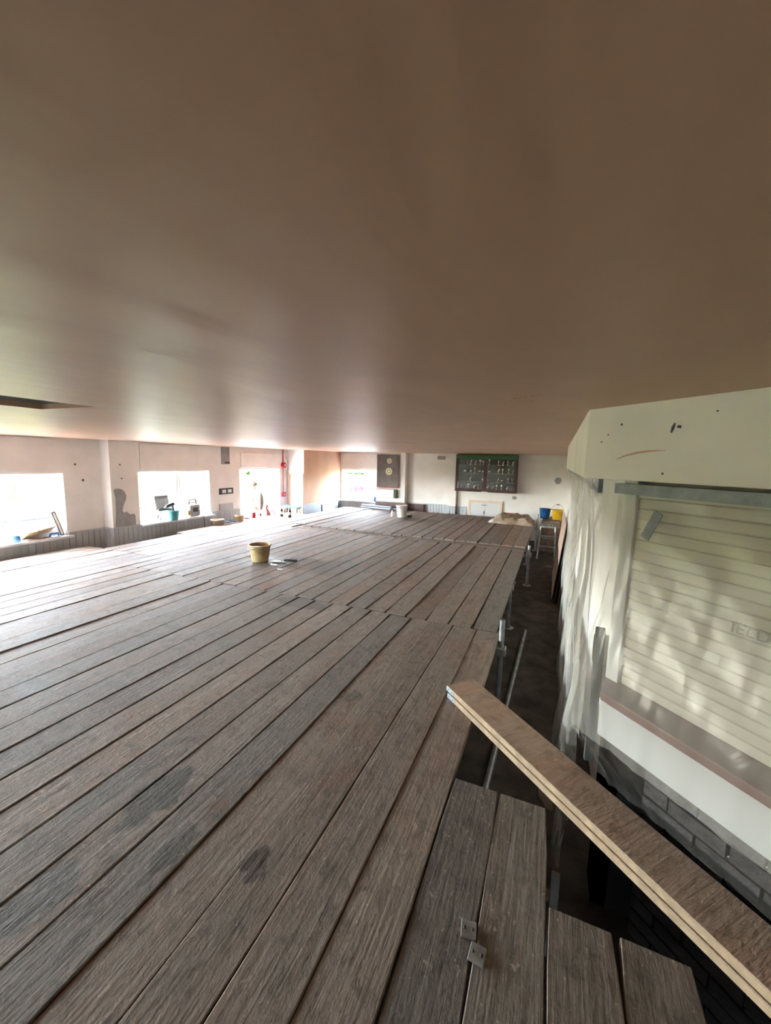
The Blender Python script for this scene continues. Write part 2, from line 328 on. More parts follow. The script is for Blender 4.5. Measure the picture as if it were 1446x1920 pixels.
tag(MB().box(-8.95, 4.2, -4.5, 13.4, CE+.2, CE+.5).obj('trim_9', M['roof']), kind='structure')  # unseen roof slab, eaves drawn out to keep the sun off the windows

def wall_y(name, X0, X1, segs, holes, mt, kind='structure'):
    """wall in the plane X const between X0 and X1 with rectangular holes (y0,y1,z0,z1)"""
    b = MB(); ya, yb = segs; ys = sorted(set([ya, yb] + [v for h in holes for v in h[:2]]))
    for a, c in zip(ys, ys[1:]):
        hs = [h for h in holes if h[0] <= a and h[1] >= c]
        if not hs: b.box(X0, X1, a, c, 0, CE+.2)
        else:
            h = hs[0]
            if h[2] > 0: b.box(X0, X1, a, c, 0, h[2])
            b.box(X0, X1, a, c, h[3], CE+.2)
    return tag(b.obj(name, mt), kind=kind)
def wall_x(name, Y0, Y1, segs, holes, mt):
    b = MB(); xa, xb = segs; xs = sorted(set([xa, xb] + [v for h in holes for v in h[:2]]))
    for a, c in zip(xs, xs[1:]):
        hs = [h for h in holes if h[0] <= a and h[1] >= c]
        if not hs: b.box(a, c, Y0, Y1, 0, CE+.2)
        else:
            h = hs[0]
            if h[2] > 0: b.box(a, c, Y0, Y1, 0, h[2])
            b.box(a, c, Y0, Y1, h[3], CE+.2)
    return tag(b.obj(name, mt), kind='structure')
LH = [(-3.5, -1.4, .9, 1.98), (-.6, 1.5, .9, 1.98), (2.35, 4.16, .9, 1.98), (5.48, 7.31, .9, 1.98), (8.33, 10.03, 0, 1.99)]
wl_ = wall_y('wall_left', -8.05, XL, (-4.2, 13.0), LH, M['wall'])
wf_ = wall_x('wall_far', YF, YF+.28, (-7.9, 4.0), [(-7.08, -5.70, .86, 1.96)], M['wall'])
wb_ = wall_x('wall_back', -4.3, -4.05, (-8.05, 4.0), [], M['wall'])
# right wall of the bar block, then the room's outer right wall behind the bar
tag(MB().box(.41, .55, 2.35, YF, 0, CE).obj('wall_right', M['wall']), kind='structure')
wall_y('wall_outer', 3.8, 4.05, (-4.2, 13.0), [], M['wall'])
# piers and boxed pieces on the left wall
tag(MB().box(XL-.01, -7.50, 4.79, 5.32, 0, CE).obj('trim_1', M['wall']), kind='structure')
# box-out of raw pink plaster in the far left corner
pk = struct('wall_pink')
MB().box(-7.76, -7.14, 10.42, YF+.01, .88, CE).obj('plaster_face', M['pinkwall'], pk)
MB().box(-7.76, -7.165, 10.425, YF+.01, 0, .88).obj('lower_face', M['wall'], pk)
MB().box(-7.76, -7.138, 10.405, 10.43, 0, CE).obj('return_face', M['wall'], pk)
# piers on the far wall
tag(MB().box(-5.62, -4.57, YF-.22, YF+.01, 0, CE).obj('trim_2', M['wall']), kind='structure')
tag(MB().box(-3.14, -2.87, YF-.10, YF+.01, 0, CE).obj('trim_3', M['wall']), kind='structure')
# tongue and groove dado boards
def dado(name, p0, p1, nrm, top, t=.022, z0=0):
    b = MB(); p0 = Vector(p0); p1 = Vector(p1); L = (p1-p0).length; d = (p1-p0)/L; n = Vector(nrm); k = max(1, round(L/.098)); w_ = L/k
    for i in range(k):
        a = p0 + d*(i*w_+.004); c = p0 + d*((i+1)*w_-.004)
        q = [a-n*.003, c-n*.003, c+n*t, a+n*t]
        b.add([(v.x, v.y, z0) for v in q] + [(v.x, v.y, top) for v in q], [(0,1,2,3),(4,5,6,7),(0,1,5,4),(1,2,6,5),(2,3,7,6),(3,0,4,7)])
    a, c = p0 - n*.003, p1 - n*.003
    b.add([(v.x, v.y, z) for z in (top, top+.025) for v in (a, c, c+n*(t+.012), a+n*(t+.012))], [(0,1,2,3),(4,5,6,7),(0,1,5,4),(1,2,6,5),(2,3,7,6),(3,0,4,7)])
    return tag(b.obj(name, M['dado']), kind='structure')
dado('baseboard_left', (XL, 4.17, 0), (XL, 4.79, 0), (1, 0, 0), .93)
dado('baseboard_pier_side', (XL, 4.79, 0), (-7.5, 4.79, 0), (0, -1, 0), .93)
dado('baseboard_pier', (-7.5, 4.77, 0), (-7.5, 5.33, 0), (1, 0, 0), .93)
dado('baseboard_socket', (XL, 7.33, 0), (XL, 8.32, 0), (1, 0, 0), .93)
dado('baseboard_window', (XL, 2.0, 0), (XL, 4.17, 0), (1, 0, 0), .84, t=.012)
dado('baseboard_window_middle', (XL, 5.33, 0), (XL, 7.33, 0), (1, 0, 0), .84, t=.012)
dado('baseboard_pink', (-7.165, 10.43, 0), (-7.165, YF, 0), (1, 0, 0), .87)
dado('baseboard_far', (-7.12, YF, 0), (-5.62, YF, 0), (0, -1, 0), .80)
dado('baseboard_far_middle', (-4.57, YF, 0), (-3.14, YF, 0), (0, -1, 0), .90)
dado('baseboard_far_pier', (-3.14, YF-.10, 0), (-2.87, YF-.10, 0), (0, -1, 0), .88)
dado('baseboard_far_cabinet', (-2.87, YF, 0), (-2.53, YF, 0), (0, -1, 0), .88)
tag(MB().box(-1.40, -1.10, YF-.02, YF, .0, .80).obj('baseboard_far_red', M['red']), kind='structure')
# roller-blind headboards above the windows
for i, (a, c, z) in enumerate(((2.2, 4.1, 2.02), (5.55, 7.2, 2.02))):
    tag(MB().box(XL, XL+.02, a, c, z, CE-.02).obj('trim_%d' % (4+i), M['wall']), kind='structure')
tag(MB().box(XL-.005, XL+.035, 8.37, 9.86, 2.04, 2.43).obj('trim_6', M['wall'], bevel=.004), kind='structure')
tag(MB().box(-6.95, -5.72, YF-.03, YF, 2.0, CE-.03).obj('trim_7', M['wall']), kind='structure')

# windows: frame, mullions, opening sash, panes, sill
def window(name, axis, plane, a0, a1, z0, z1, mulls, sash=(), out=-1, sill=True, room=None, depth=.07):
    """axis 'y': window in an X plane, spanning Y a0..a1; axis 'x': in a Y plane"""
    w_ = struct(name)
    def bx(b, p0, p1, q0, q1, r0, r1):
        return b.box(p0, p1, q0, q1, r0, r1) if axis == 'y' else b.box(q0, q1, p0, p1, r0, r1)
    p0, p1 = sorted((plane, plane+out*depth)); t = .06
    b = MB()
    bx(b, p0, p1, a0, a1, z0, z0+t); bx(b, p0, p1, a0, a1, z1-t, z1); bx(b, p0, p1, a0, a0+t, z0+t, z1-t); bx(b, p0, p1, a1-t, a1, z0+t, z1-t)
    b.obj('frame', M['frame'], w_)
    edges = [a0+t] + sorted(mulls) + [a1-t]
    for x in mulls: bx(MB(), p0+.004, p1-.004, x-.035, x+.035, z0+t-.002, z1-t+.002).obj('mullion', M['frame'], w_)
    for i, (u, v) in enumerate(zip(edges, edges[1:])):
        u2 = u + (.03 if i else 0); v2 = v - (.03 if i < len(edges)-2 else 0); q = (p0+p1)/2
        if i in sash:
            s_ = MB(); tt = .055; e0, e1 = p0-.012, p1+.012
            bx(s_, e0, e1, u2, v2, z0+t-.01, z0+t+tt); bx(s_, e0, e1, u2, v2, z1-t-tt, z1-t+.01); bx(s_, e0, e1, u2, u2+tt, z0+t+tt, z1-t-tt); bx(s_, e0, e1, v2-tt, v2, z0+t+tt, z1-t-tt)
            so_ = s_.obj('opening_sash', M['frame'], w_)
            hz = (z0+z1)/2
            bx(MB(), (p1+.01 if out < 0 else p0-.03), (p1+.03 if out < 0 else p0-.01), u2+.015, u2+.035, hz-.09, hz+.05).obj('handle', M['frame'], so_)
        bx(MB(), q-.004, q+.004, u2-.005, v2+.005, z0+t-.005, z1-t+.005).obj('pane', M['glass'], w_)
    if sill:
        pr, lo_, hi_ = room
        bx(MB(), lo_, hi_, a0-.06, a1+.06, z0-.03, z0+.005).obj('sill', M['sill'], w_)
    return w_
window('window_1', 'y', -7.93, 2.35, 4.16, .9, 1.98, (3.50,), sash=(1,), room=(1, -7.95, -7.66))
window('window_2', 'y', -7.93, 5.48, 7.31, .9, 1.98, (6.55,), sash=(1,), room=(1, -7.95, -7.66))
window('window_3', 'x', YF+.16, -7.08, -5.70, .86, 1.96, (-6.26,), sash=(1,), out=1, room=(1, YF-.05, YF+.18))
window('window_4', 'y', -7.93, -.6, 1.5, .9, 1.98, (.45,), room=(1, -7.95, -7.68))
window('window_5', 'y', -7.93, -3.5, -1.4, .9, 1.98, (-2.45,), room=(1, -7.95, -7.68))
# patio door: open doorway with a frame and one folded-back leaf
pd = struct('door_1')
b = MB(); b.box(-8.02, -7.94, 8.33, 10.03, 1.92, 1.99); b.box(-8.02, -7.94, 8.33, 8.39, 0, 1.92); b.box(-8.02, -7.94, 9.95, 10.03, 0, 1.92); b.obj('frame', M['frame'], pd)
lf = MB()
for y0, y1, z0, z1 in ((0, .09, .02, 1.9), (.62, .71, .02, 1.9), (.09, .62, .02, .2), (.09, .62, 1.8, 1.9)): lf.box(-.03, .03, y0, y1, z0, z1)
lo = lf.obj('door_leaf', M['frame'], pd); lo.location = (-8.0, 9.94, 0); lo.rotation_euler = (0, 0, math.radians(100))
pn = MB().box(-.005, .005, .085, .625, .195, 1.805).obj('pane', M['glass'], lo)
MB().box(-8.05, -7.7, 8.34, 10.02, -.02, .02).obj('threshold', M['sill'], pd)
# beige door on the return of the pink box-out
d2_ = struct('door_2')
MB().box(-7.66, -7.20, 10.385, 10.41, 0, 1.82).obj('door_leaf', M['beige'], d2_)
b = MB(); b.box(-7.745, -7.66, 10.375, 10.412, 0, 1.86); b.box(-7.20, -7.150, 10.375, 10.412, 0, 1.86); b.box(-7.66, -7.20, 10.375, 10.412, 1.82, 1.86); b.obj('frame', M['pine'], d2_)
# low double doors under the trophy cabinet
d3 = struct('door_3')
b = MB(); b.box(-2.47, -2.40, YF-.04, YF, 0, 1.13); b.box(-1.49, -1.42, YF-.04, YF, 0, 1.13); b.box(-2.40, -1.49, YF-.04, YF, 1.07, 1.13); b.obj('frame', M['pine'], d3)
MB().box(-2.40, -1.953, YF-.03, YF-.005, 0, 1.07).obj('door_leaf', M['white'], d3)
lf = MB().box(-1.947, -1.49, YF-.03, YF-.005, 0, 1.07).obj('door_leaf', M['white'], d3)
MB().box(-2.05, -1.90, YF-.045, YF-.03, .985, 1.0).obj('bolt', M['black'], lf)
MB().box(-1.985, -1.965, YF-.05, YF-.03, .72, .80).obj('handle', M['black'], lf)

# ---------------------------------------------------------------- wall details
def blob(n, pts_seed, rx, rz, rough=.2):
    r = random.Random(pts_seed); return [(math.cos(2*math.pi*i/n)*rx*(1+r.uniform(-rough, rough)), math.sin(2*math.pi*i/n)*rz*(1+r.uniform(-rough, rough))) for i in range(n)]
pp = [(4.83,.96),(4.85,1.25),(4.86,1.52),(4.83,1.66),(4.88,1.69),(4.96,1.68),(5.02,1.64),(5.06,1.55),(5.05,1.47),(5.02,1.41),(4.99,1.34),(4.97,1.27),(5.0,1.21),(5.05,1.24),(5.09,1.2),(5.13,1.17),(5.20,1.18),(5.22,1.14),(5.22,.96)]
MB().prism(pp, 0, .008, lambda a, c, h: (-7.5+.001+h, a, c)).obj('bare_patch', M['patch'], bpy.data.objects['trim_1'])
for x, z, s_, rx, rz in ((-1.08, 1.27, 3, .07, .055), (.10, 1.83, 5, .09, .10)):
    MB().prism(blob(14, s_, rx, rz), 0, .006, lambda a, c, h: (x+a, YF-.001-h, z+c)).obj('bare_patch', M['patch'], wf_)
for y, z in ((4.36, 2.13), (4.47, 1.85)):
    MB().prism(blob(8, int(y*100), .018, .02), 0, .005, lambda a, c, h: (XL+.001+h, y+a, z+c)).obj('wall_hole', M['mark'], wl_)
for y, z in ((4.98, 2.13), (5.0, 1.87)):
    MB().prism(blob(8, int(y*100), .014, .016), 0, .005, lambda a, c, h: (-7.5+.001+h, y+a, z+c)).obj('wall_hole', M['mark'], bpy.data.objects['trim_1'])
# recessed grey niche, double socket, blank vent panel
b = MB(); b.box(XL-.001, XL+.012, 7.70, 7.98, 2.13, 2.56); tag(b.obj('blanking_panel', M['patch']), 'tall grey blanking panel high on the wall above the black sockets', 'wall panel')
MB().box(XL+.012, XL+.03, 7.82, 7.97, 2.15, 2.19).obj('mortar_lump', M['darkpanel'], bpy.data.objects['blanking_panel'])
b = MB().box(XL, XL+.03, 7.61, 8.06, 1.37, 1.52); sk = tag(b.obj('socket_plate', M['black'], bevel=.004), 'black socket back box with two white outlets between window and doorway', 'socket')
for y in (7.68, 7.87): MB().box(XL+.03, XL+.04, y, y+.12, 1.405, 1.485).obj('outlet', M['white'], sk)
b = MB().box(XL, XL+.018, 7.6, 8.06, .965, 1.13); tag(b.obj('vent_cover', M['dado'], bevel=.003), 'flat grey vent cover just above the panelling below the sockets', 'vent')
# red fire alarm conduit
al = tag(empty('fire_alarm_point', (XL, 10.17, 1.19)), 'red fire alarm sounder and call point on a vertical red conduit', 'fire alarm')
def at(parent, o): o.parent = parent; o.location = -Vector(parent.location) if parent.rotation_euler.z == 0 else o.location; return o
at(al, MB().tube([(XL+.02, 10.17, 1.2), (XL+.02, 10.17, CE)], .011, 8).obj('conduit', M['red']))
bl = MB(); bl.tube([(XL, 10.17, 2.1), (XL+.09, 10.17, 2.1)], [.085, .075], 16); s_ = at(al, bl.obj('sounder', M['red']))
MB().tube([(XL+.09, 10.17, 2.1), (XL+.10, 10.17, 2.1)], .035, 12).obj('sounder_lens', M['white'], s_)
s_ = at(al, MB().box(XL, XL+.06, 10.11, 10.24, 1.13, 1.26).obj('call_point', M['red'], bevel=.006))
MB().box(XL+.06, XL+.066, 10.145, 10.205, 1.165, 1.225).obj('push_glass', M['white'], s_)
tag(MB().tube([(XL+.02, 10.2, CE-.02), (XL+.05, 10.25, 2.4), (XL+.06, 10.36, 2.2), (XL+.05, 10.37, 2.0), (XL+.04, 10.28, 1.78), (XL+.03, 10.2, 1.68)], .008, 6).obj('loose_cable', M['steel']), 'thin grey cable looping off the wall beside the red conduit', 'cable')
# emergency light box under the ceiling on the far wall
em = tag(empty('emergency_light', (-3.37, 12.55, CE)), 'small boxed emergency light hanging from the ceiling near the far wall', 'emergency light')
at(em, MB().tube([(-3.42, 12.55, CE), (-3.42, 12.55, 2.49)], .01, 6).obj('stem', M['white']))
at(em, MB().box(-3.50, -3.26, 12.53, 12.58, 2.38, 2.49).obj('housing', M['clothlight'], bevel=.006))
at(em, MB().box(-3.34, -3.27, 12.515, 12.535, 2.40, 2.47).obj('lamp', M['patch']))

# ---------------------------------------------------------------- bulkhead over the bar (45 degree front)
def P45(s, t, z): return Vector(((s+t)/2, (s-t)/2, z))
def prism45(b, poly, z0, z1):
    n = len(poly); vs = [P45(s, t, z0) for s, t in poly] + [P45(s, t, z1) for s, t in poly]
    return b.add(vs, [tuple(range(n))[::-1], tuple(range(n, 2*n))] + [(i, (i+1) % n, n+(i+1) % n, n+i) for i in range(n)])
bk = struct('trim_8')
b = MB(); poly = [(.125, 2.075), (2.2, 0.0), (2.7, 0.0), (2.7, 1.0), (.6, 6.35), (.15, 6.35)]
n = len(poly); vs = [(x, y, 2.268) for x, y in poly] + [(x, y, CE+.01) for x, y in poly]
b.add(vs, [tuple(range(n))[::-1], tuple(range(n, 2*n))] + [(i, (i+1) % n, n+(i+1) % n, n+i) for i in range(n)])
b.obj('bulkhead_face', M['bulk'], bk, bevel=.004)
def on45(name, pts, mt, parent, d=.003, s0=2.20):
    """thin raised mark on a 45 degree face: pts in (u along face, z)"""
    return MB().prism(pts, -.001, d, lambda u, z, h: P45(s0-h*1.414, u*1.414, z)).obj(name, mt, parent)
def strip(cl, hw):
    up, dn_ = [], []
    for i, (u, z) in enumerate(cl):
        a = cl[max(0, i-1)]; c = cl[min(len(cl)-1, i+1)]; L = math.hypot(c[0]-a[0], c[1]-a[1]) or 1; nx, nz = -(c[1]-a[1])/L, (c[0]-a[0])/L
        k = hw*(math.sin(math.pi*(i+.3)/(len(cl)-.4)) if 0 <= i < len(cl) else 1); up.append((u+nx*k, z+nz*k)); dn_.append((u-nx*k, z-nz*k))
    return up + dn_[::-1]
on45('scuff_line', strip([(-1.22, 2.355), (-1.18, 2.37), (-1.13, 2.382), (-1.08, 2.388), (-1.02, 2.39)], .004), M['scuff'], bk)
on45('pencil_mark', strip([(-1.005, 2.455), (-1.0, 2.475), (-.995, 2.49)], .005), M['mark'], bk)
on45('pencil_mark', blob(8, 4, .007, .006) and [(-.978+a, 2.475+c) for a, c in blob(8, 4, .007, .006)], M['mark'], bk)
for u, z, r in ((-1.02, 2.302, .004), (-1.21, 2.50, .004), (-.86, 2.52, .003), (-1.3, 2.43, .003), (-1.27, 2.46, .003)): on45('nail_hole', [(u+a, z+c) for a, c in blob(7, int(-u*100), r, r)], M['mark'], bk)

# ---------------------------------------------------------------- bar: brick front, fascia, counter, shutter
T0, T1 = -1.66, 2.0       # along the 45 degree front (t = x - y)
bar = tag(empty('bar_counter', (.26, 1.92, 0)), 'angled bar of dark brick with white fascia and maroon counter edge under polythene', 'bar counter')
b = MB(); prism45(b, [(2.535, T0+.17), (2.525, T1), (2.75, T1), (2.75, T0+.3)], 0, 1.16); at(bar, b.obj('mortar_core', M['mortar']))
b = MB(); prism45(b, [(2.19, T0-.01), (2.19, T1), (2.55, T1), (2.55, T0+.12)], 1.115, 1.285); at(bar, b.obj('fascia', M['fascia'], bevel=.003))
b = MB(); prism45(b, [(2.175, T0+.0), (2.175, T1), (2.6, T1), (2.6, T0-.05), (2.45, T0-.16)], 1.285, 1.325); at(bar, b.obj('counter_top', M['maroon'], bevel=.006))
bl_, bh_, bd_ = .215*1.414, .065, .03
bme = []
for k in range(4):
    b = MB(); j = [rnd.uniform(-.002, .002) for _ in range(4)]
    b.box(-.1075+j[0], .1075+j[1], -.014, .02, -.0325+j[2], .0325+j[3]); bme.append(b.mesh('brick', M['brick']))
hme = [MB().box(-.051, .051, -.014, .02, -.0325, .0325).mesh('brick', M['brick'])]
row = 0
while True:
    z = 1.085 - row*.075
    if z < .03: break
    u = (T0+.13)/1.414 + (0 if row % 2 == 0 else .1125)
    if row % 2:
        p = P45(2.515, ((T0+.13)/1.414+.051)*1.414, z); at_o = inst('brick', hme[0], p - Vector(bar.location), (0, 0, math.radians(-45)), bar)
    while u < 0.75:
        p = P45(2.515+rnd.uniform(-.006, .006), (u+.1075)*1.414, z); inst('brick', rnd.choice(bme), p - Vector(bar.location), (0, 0, math.radians(-45)), bar); u += .225
    row += 1
# counter return that runs back along the side
b = MB(); b.box(.288, .40, 2.195, 2.62, 1.14, 1.325); at(bar, b.obj('counter_return', M['cream'], bevel=.012))
b = MB(); b.box(.335, .405, 2.16, 2.34, 0, 1.14); b.box(.335, .60, 2.16, 2.34, 0, 1.14); at(bar, b.obj('shade_black_panel', M['dark']))  # near-black panel: the shade under the bar end, put into its colour
sh = tag(empty('roller_shutter', (.38, 2.06, 1.33)), 'closed cream roller shutter with printed letters above the bar counter', 'shutter')
sz = 1.325; sl_me = None
for i in range(20):
    z = sz + i*.0455
    b = MB(); prof = [(.003, 0), (.010, .004), (.0115, .022), (.010, .041), (.003, .0452), (-.01, .0452), (-.01, 0)]
    vs = []; k = len(prof)
    for t in (-1.70, 1.4): vs += [P45(2.40-q*1.414, t, z+r) for q, r in prof]
    b.add(vs, [tuple(range(k)), tuple(range(k, 2*k))] + [(j, (j+1) % k, k+(j+1) % k, k+j) for j in range(k)]); at(sh, b.obj('slat', M['cream']))
b = MB(); prism45(b, [(2.36, -1.78), (2.36, -1.69), (2.43, -1.69), (2.43, -1.78)], 1.325, 2.27); at(sh, b.obj('guide_rail', M['white'], bevel=.004))
b = MB(); prism45(b, [(2.45, -1.72), (2.45, 1.5), (2.5, 1.5), (2.5, -1.72)], 1.32, 2.27); at(sh, b.obj('backing', M['cream']))
def text_mesh(s, size, mt, name, parent, org, ux, uz, ext=.002):
    cu = bpy.data.curves.new(name, 'FONT'); cu.body = s; cu.size = size; cu.extrude = ext; cu.space_character = 1.05
    o = bpy.data.objects.new(name, cu); col.objects.link(o); dg = bpy.context.evaluated_depsgraph_get()
    me = bpy.data.meshes.new_from_object(o.evaluated_get(dg)); bpy.data.objects.remove(o); me.materials.append(mt) if not me.materials else None
    me.materials.clear(); me.materials.append(mt)
    q = bpy.data.objects.new(name, me); col.objects.link(q); ux = Vector(ux).normalized(); uz = Vector(uz); uy = ux.cross(uz)
    q.matrix_world = Matrix(((ux.x, uz.x, uy.x, org[0]), (ux.y, uz.y, uy.y, org[1]), (ux.z, uz.z, uy.z, org[2]), (0, 0, 0, 1)))
    if parent: q.parent = parent; q.matrix_parent_inverse = Matrix.Translation(-Vector(parent.location))
    return q
text_mesh('IELD', .056, M['text'], 'printed_letters', sh, P45(2.378, -1.135, 1.745), (1, -1, 0), (0, 0, 1), .001)

# ---------------------------------------------------------------- scaffold platform
plat = tag(empty('scaffold_platform', (-4, 4, 0)), 'wide scaffold platform of weathered timber boards on tube legs filling the room', 'scaffold platform')
def plank_mesh(L, W, seed, T=.038, chip=.004):
    r = random.Random(seed); n = 12; b = MB(); vs = []
    for i in range(n+1):
        y = L*i/n; e = chip*(r.random()-.5); f = chip*(r.random()-.5); k = .012 if i in (0, n) else 0; be = .004
        dy = r.uniform(-.006, .006) if i in (0, n) else 0
        x0, x1 = e+k*.5, W+f-k*.5; zz = r.uniform(-.0012, .0012)
        vs += [(x0, y+dy, -T), (x0, y+dy, -be+zz), (x0+be, y+dy, zz), (x1-be, y+dy*.5, zz), (x1, y+dy*.5, -be+zz), (x1, y+dy*.5, -T)]
    fs = [(i*6+j, i*6+(j+1) % 6, (i+1)*6+(j+1) % 6, (i+1)*6+j) for i in range(n) for j in range(6)]
    b.add(vs, fs + [tuple(range(6)), tuple(range(n*6, n*6+6))]); return b
def put(me, x, y, z, rz=0):
    return inst('plank', me, (x+4, y-4, z), (rnd.uniform(-.0006, .0006), rnd.uniform(-.004, .004), rz), plat)
def bay(xr, xl, y0, y1, seed, z=DK, gaps={}, mt='plank'):
    """lay boards from right edge xr towards xl"""
    r = random.Random(seed); x = xr; i = 0; cache = {}
    while x - .22 > xl:
        W = r.choice((.222, .225, .227)); k = (W, r.randrange(3))
        if k not in cache: cache[k] = plank_mesh(y1-y0, W, seed*31+len(cache)).mesh('plank', M[mt])
        put(cache[k], x-W, y0+r.uniform(-.012, .012), z+r.uniform(-.004, .003), r.uniform(-.0012, .0012))
        x -= W + gaps.get(i, r.choice((.002, .003, .004, .006, .008, .011))); i += 1
    return x
xa = bay(-.374, -5.70, -.9, 3.795, 3, gaps={0: .002, 1: .002, 2: .003, 3: .005, 4: .007, 5: .005, 6: .019, 7: .006, 11: .015, 14: .014})
bay(xa-.004, -7.55, -.6, 4.345, 5, gaps={0: .012, 4: .014})
xb = bay(-.42, -5.74, 3.815, 7.76, 8, gaps={0: .016, 1: .014, 2: .006, 4: .012, 8: .008})
xc = bay(xb-.006, -7.30, 4.365, 8.25, 9, gaps={2: .014})
bay(xc-.006, -7.56, 6.0, 9.80, 10)
bay(-.42, -5.62, 8.0, 12.0, 12, z=DK+.032, gaps={3: .02, 6: .012, 11: .016, 15: .014})
bay(-5.66, -6.60, 8.27, 12.03, 14, z=DK+.004)
bay(-6.62, -7.10, 8.27, 9.8, 15, z=DK+.002)
for x0, x1 in ((-3.05, -.42), (-5.62, -3.07)):
    b = MB(); b.box(x0, x1, 7.775, 7.995, DK-.036, DK+.004); o = b.obj('plank', M['plank'], plat, bevel=.004); o.location = (4, -4, 0)
# the four short boards that step back beside the bar
short = [(-.366, .222, 1.885), (-.140, .224, 1.885), (.090, .218, 1.43), (.314, .219, 1.425)]
for i, (x, W, y1) in enumerate(short):
    put(plank_mesh(y1+.9, W, 100+i, chip=.009).mesh('plank', M['oldplank']), x, -.9, DK-.004)
cl = []
for (x, y, a) in ((-.165, 1.235, 8), (-.125, 1.175, -4)):
    b = MB(); Mt = Matrix.Translation((x+4, y-4, DK)) @ Matrix.Rotation(math.radians(a), 4, 'Z'); b.box(-.026, .026, -.028, .028, -.004, .004, Mt); o = b.obj('joining_plate', M['steel'], plat, bevel=.002)
    for sx in (-.014, .014): MB().lathe([(0, .008), (.004, .008), (.005, .004)], Mt @ Vector((sx, 0, 0)), 8).obj('nail', M['dark'], o)
# tubes: standards along the open side, ledgers, transoms
def tubep(pts, r=.0242, name='tube', mt='steel'):
    o = MB().tube(pts, r, 12).obj(name, M[mt], plat); o.location = (4, -4, 0); return o
for y, zt in ((3.66, .90), (1.95, .66), (5.7, .66), (7.92, .78), (9.6, .66), (11.3, .98)):
    sx_ = -.345 if zt > .7 else -.46; s_ = tubep([(sx_, y, .02), (sx_, y, zt)], name='standard')
    MB().lathe([(0, 0), (.075, 0), (.075, .008), (.03, .012)], (sx_, y, 0), 12).obj('base_plate', M['steel'], s_)
    MB().box(sx_-.045, sx_+.045, y-.045, y+.045, .56, .64).obj('coupler', M['steel'], s_, bevel=.01)
tubep([(-.50, -1, .615), (-.50, 12.0, .615)], name='ledger')
tubep([(-3.9, -1, .615), (-3.9, 12.0, .615)], name='ledger')
tubep([(-7.0, -.6, .615), (-7.0, 9.8, .615)], name='ledger')
for y in (-.6, .9, 2.1, 3.7, 3.95, 5.8, 7.65, 8.15, 9.6, 11.8):
    tubep([(-7.0 if y < 9.7 else -6.5, y, .64), (-.40 if y > 1.95 or y < -.7 else .52, y, .637)], name='transom')
for x in (-3.9, -7.0):
    for y in (0, 3.8, 7.9): tubep([(x, y, 0), (x, y, .62)], name='standard')
for y in (0, 1.2): tubep([(.45, y, 0), (.45, y, .62)], name='standard')

# loose stacked boards lying across the corner
def loose_board(z, dx, label):
    e = tag(empty('scaffold_board', (-.584+dx, 2.561+dx*.3, z), math.radians(-42.9)), label, 'scaffold board')
    b = MB(); b.box(0, 3.2, 0, .225, 0, .037); o = b.obj('board', M['newplank'], e, bevel=.003)
    if z > DK+.03:
        for u in (.45, 1.5, 2.6): MB().box(u, u+.03, .03, .19, -.0165, .001).obj('spacer', M['edge'], e)
    # pale sawn edge facing the room
    MB().box(.09, 3.2, -.0012, .001, .003, .034).obj('sawn_edge', M['edge'], e)
    b = MB(); b.box(-.0015, .085, -.0018, .002, .004, .033); b.box(-.0018, .0, -.0018, .227, .004, .033); bd = b.obj('end_band', M['galv'], e)
    for u in (.02, .065): MB().tube([(u, -.0018, .0185), (u, -.004, .0185)], .004, 8).obj('band_nail', M['dark'], bd)
    return e
M['galv'] = mat('blue_grey_band', (.45, .53, .62), .4, metal=.4)
loose_board(DK+.002, .008, 'lower of two loose scaffold boards laid diagonally from platform past the bar')
b = MB()
loose_board(DK+.055, -.0, 'upper of two loose scaffold boards stacked diagonally over the gap by the bar')

# ---------------------------------------------------------------- polythene sheets
def sheet_obj(name, nu, nv, fn, mt, parent=None): return MB().grid(nu, nv, fn).obj(name, mt, parent)
ps = tag(empty('polythene_sheet', (.3, 2.0, .3)), 'clear polythene sheet taped across the front of the shuttered bar', 'plastic sheet')
def front(u, v):
    t = -1.80 + u*2.9; z = 2.235 - v*1.43
    if z > 1.36: s_ = 2.345 - (2.235-z)/(2.235-1.36)*.185
    else: s_ = 2.16 if z > 1.08 else min(2.40, 2.16 + (1.08-z)*1.0)
    g = math.exp(-(t+1.8)*4.0); f = .010*math.sin(t*26+z*3) + .006*math.sin(t*57-z*5) + .014*g*math.sin(t*95+z*9)
    f *= .35 + g*.9; f += .004*math.sin((t*1.2+z*2.2)*13)
    t += .05*g*math.sin(z*4)
    if z < 1.0: f += (.03*math.sin(t*40+z*4)*g)
    return P45(min(s_ + f - .01, 2.36 if z > 1.34 else 2.165 if z > 1.09 else 2.405), t, z)
at(ps, sheet_obj('sheet', 150, 52, lambda u, v: front(u, v*.797), M['sheet'])); at(ps, sheet_obj('sheet_hem', 150, 26, lambda u, v: front(u, .797+v*.203), M['hem']))
b = MB(); prism45(b, [(2.305, -1.80), (2.305, 1.2), (2.35, 1.2), (2.35, -1.80)], 2.205, 2.25); at(ps, b.obj('tape_band', M['tape']))
b = MB(); Mx = Matrix.Translation(P45(2.275, -1.52, 2.09)) @ Matrix.Rotation(math.radians(-45), 4, 'Z') @ Matrix.Rotation(math.radians(8), 4, 'X') @ Matrix.Rotation(math.radians(27), 4, 'Y')
b.box(-.018, .018, -.004, .0, -.065, .065, Mx); at(ps, b.obj('tape_patch', M['tape']))
sd = tag(empty('polythene_sheet', (.2, 3.2, .0)), 'bunched polythene sheet hanging to the floor down the side of the bar', 'plastic sheet')
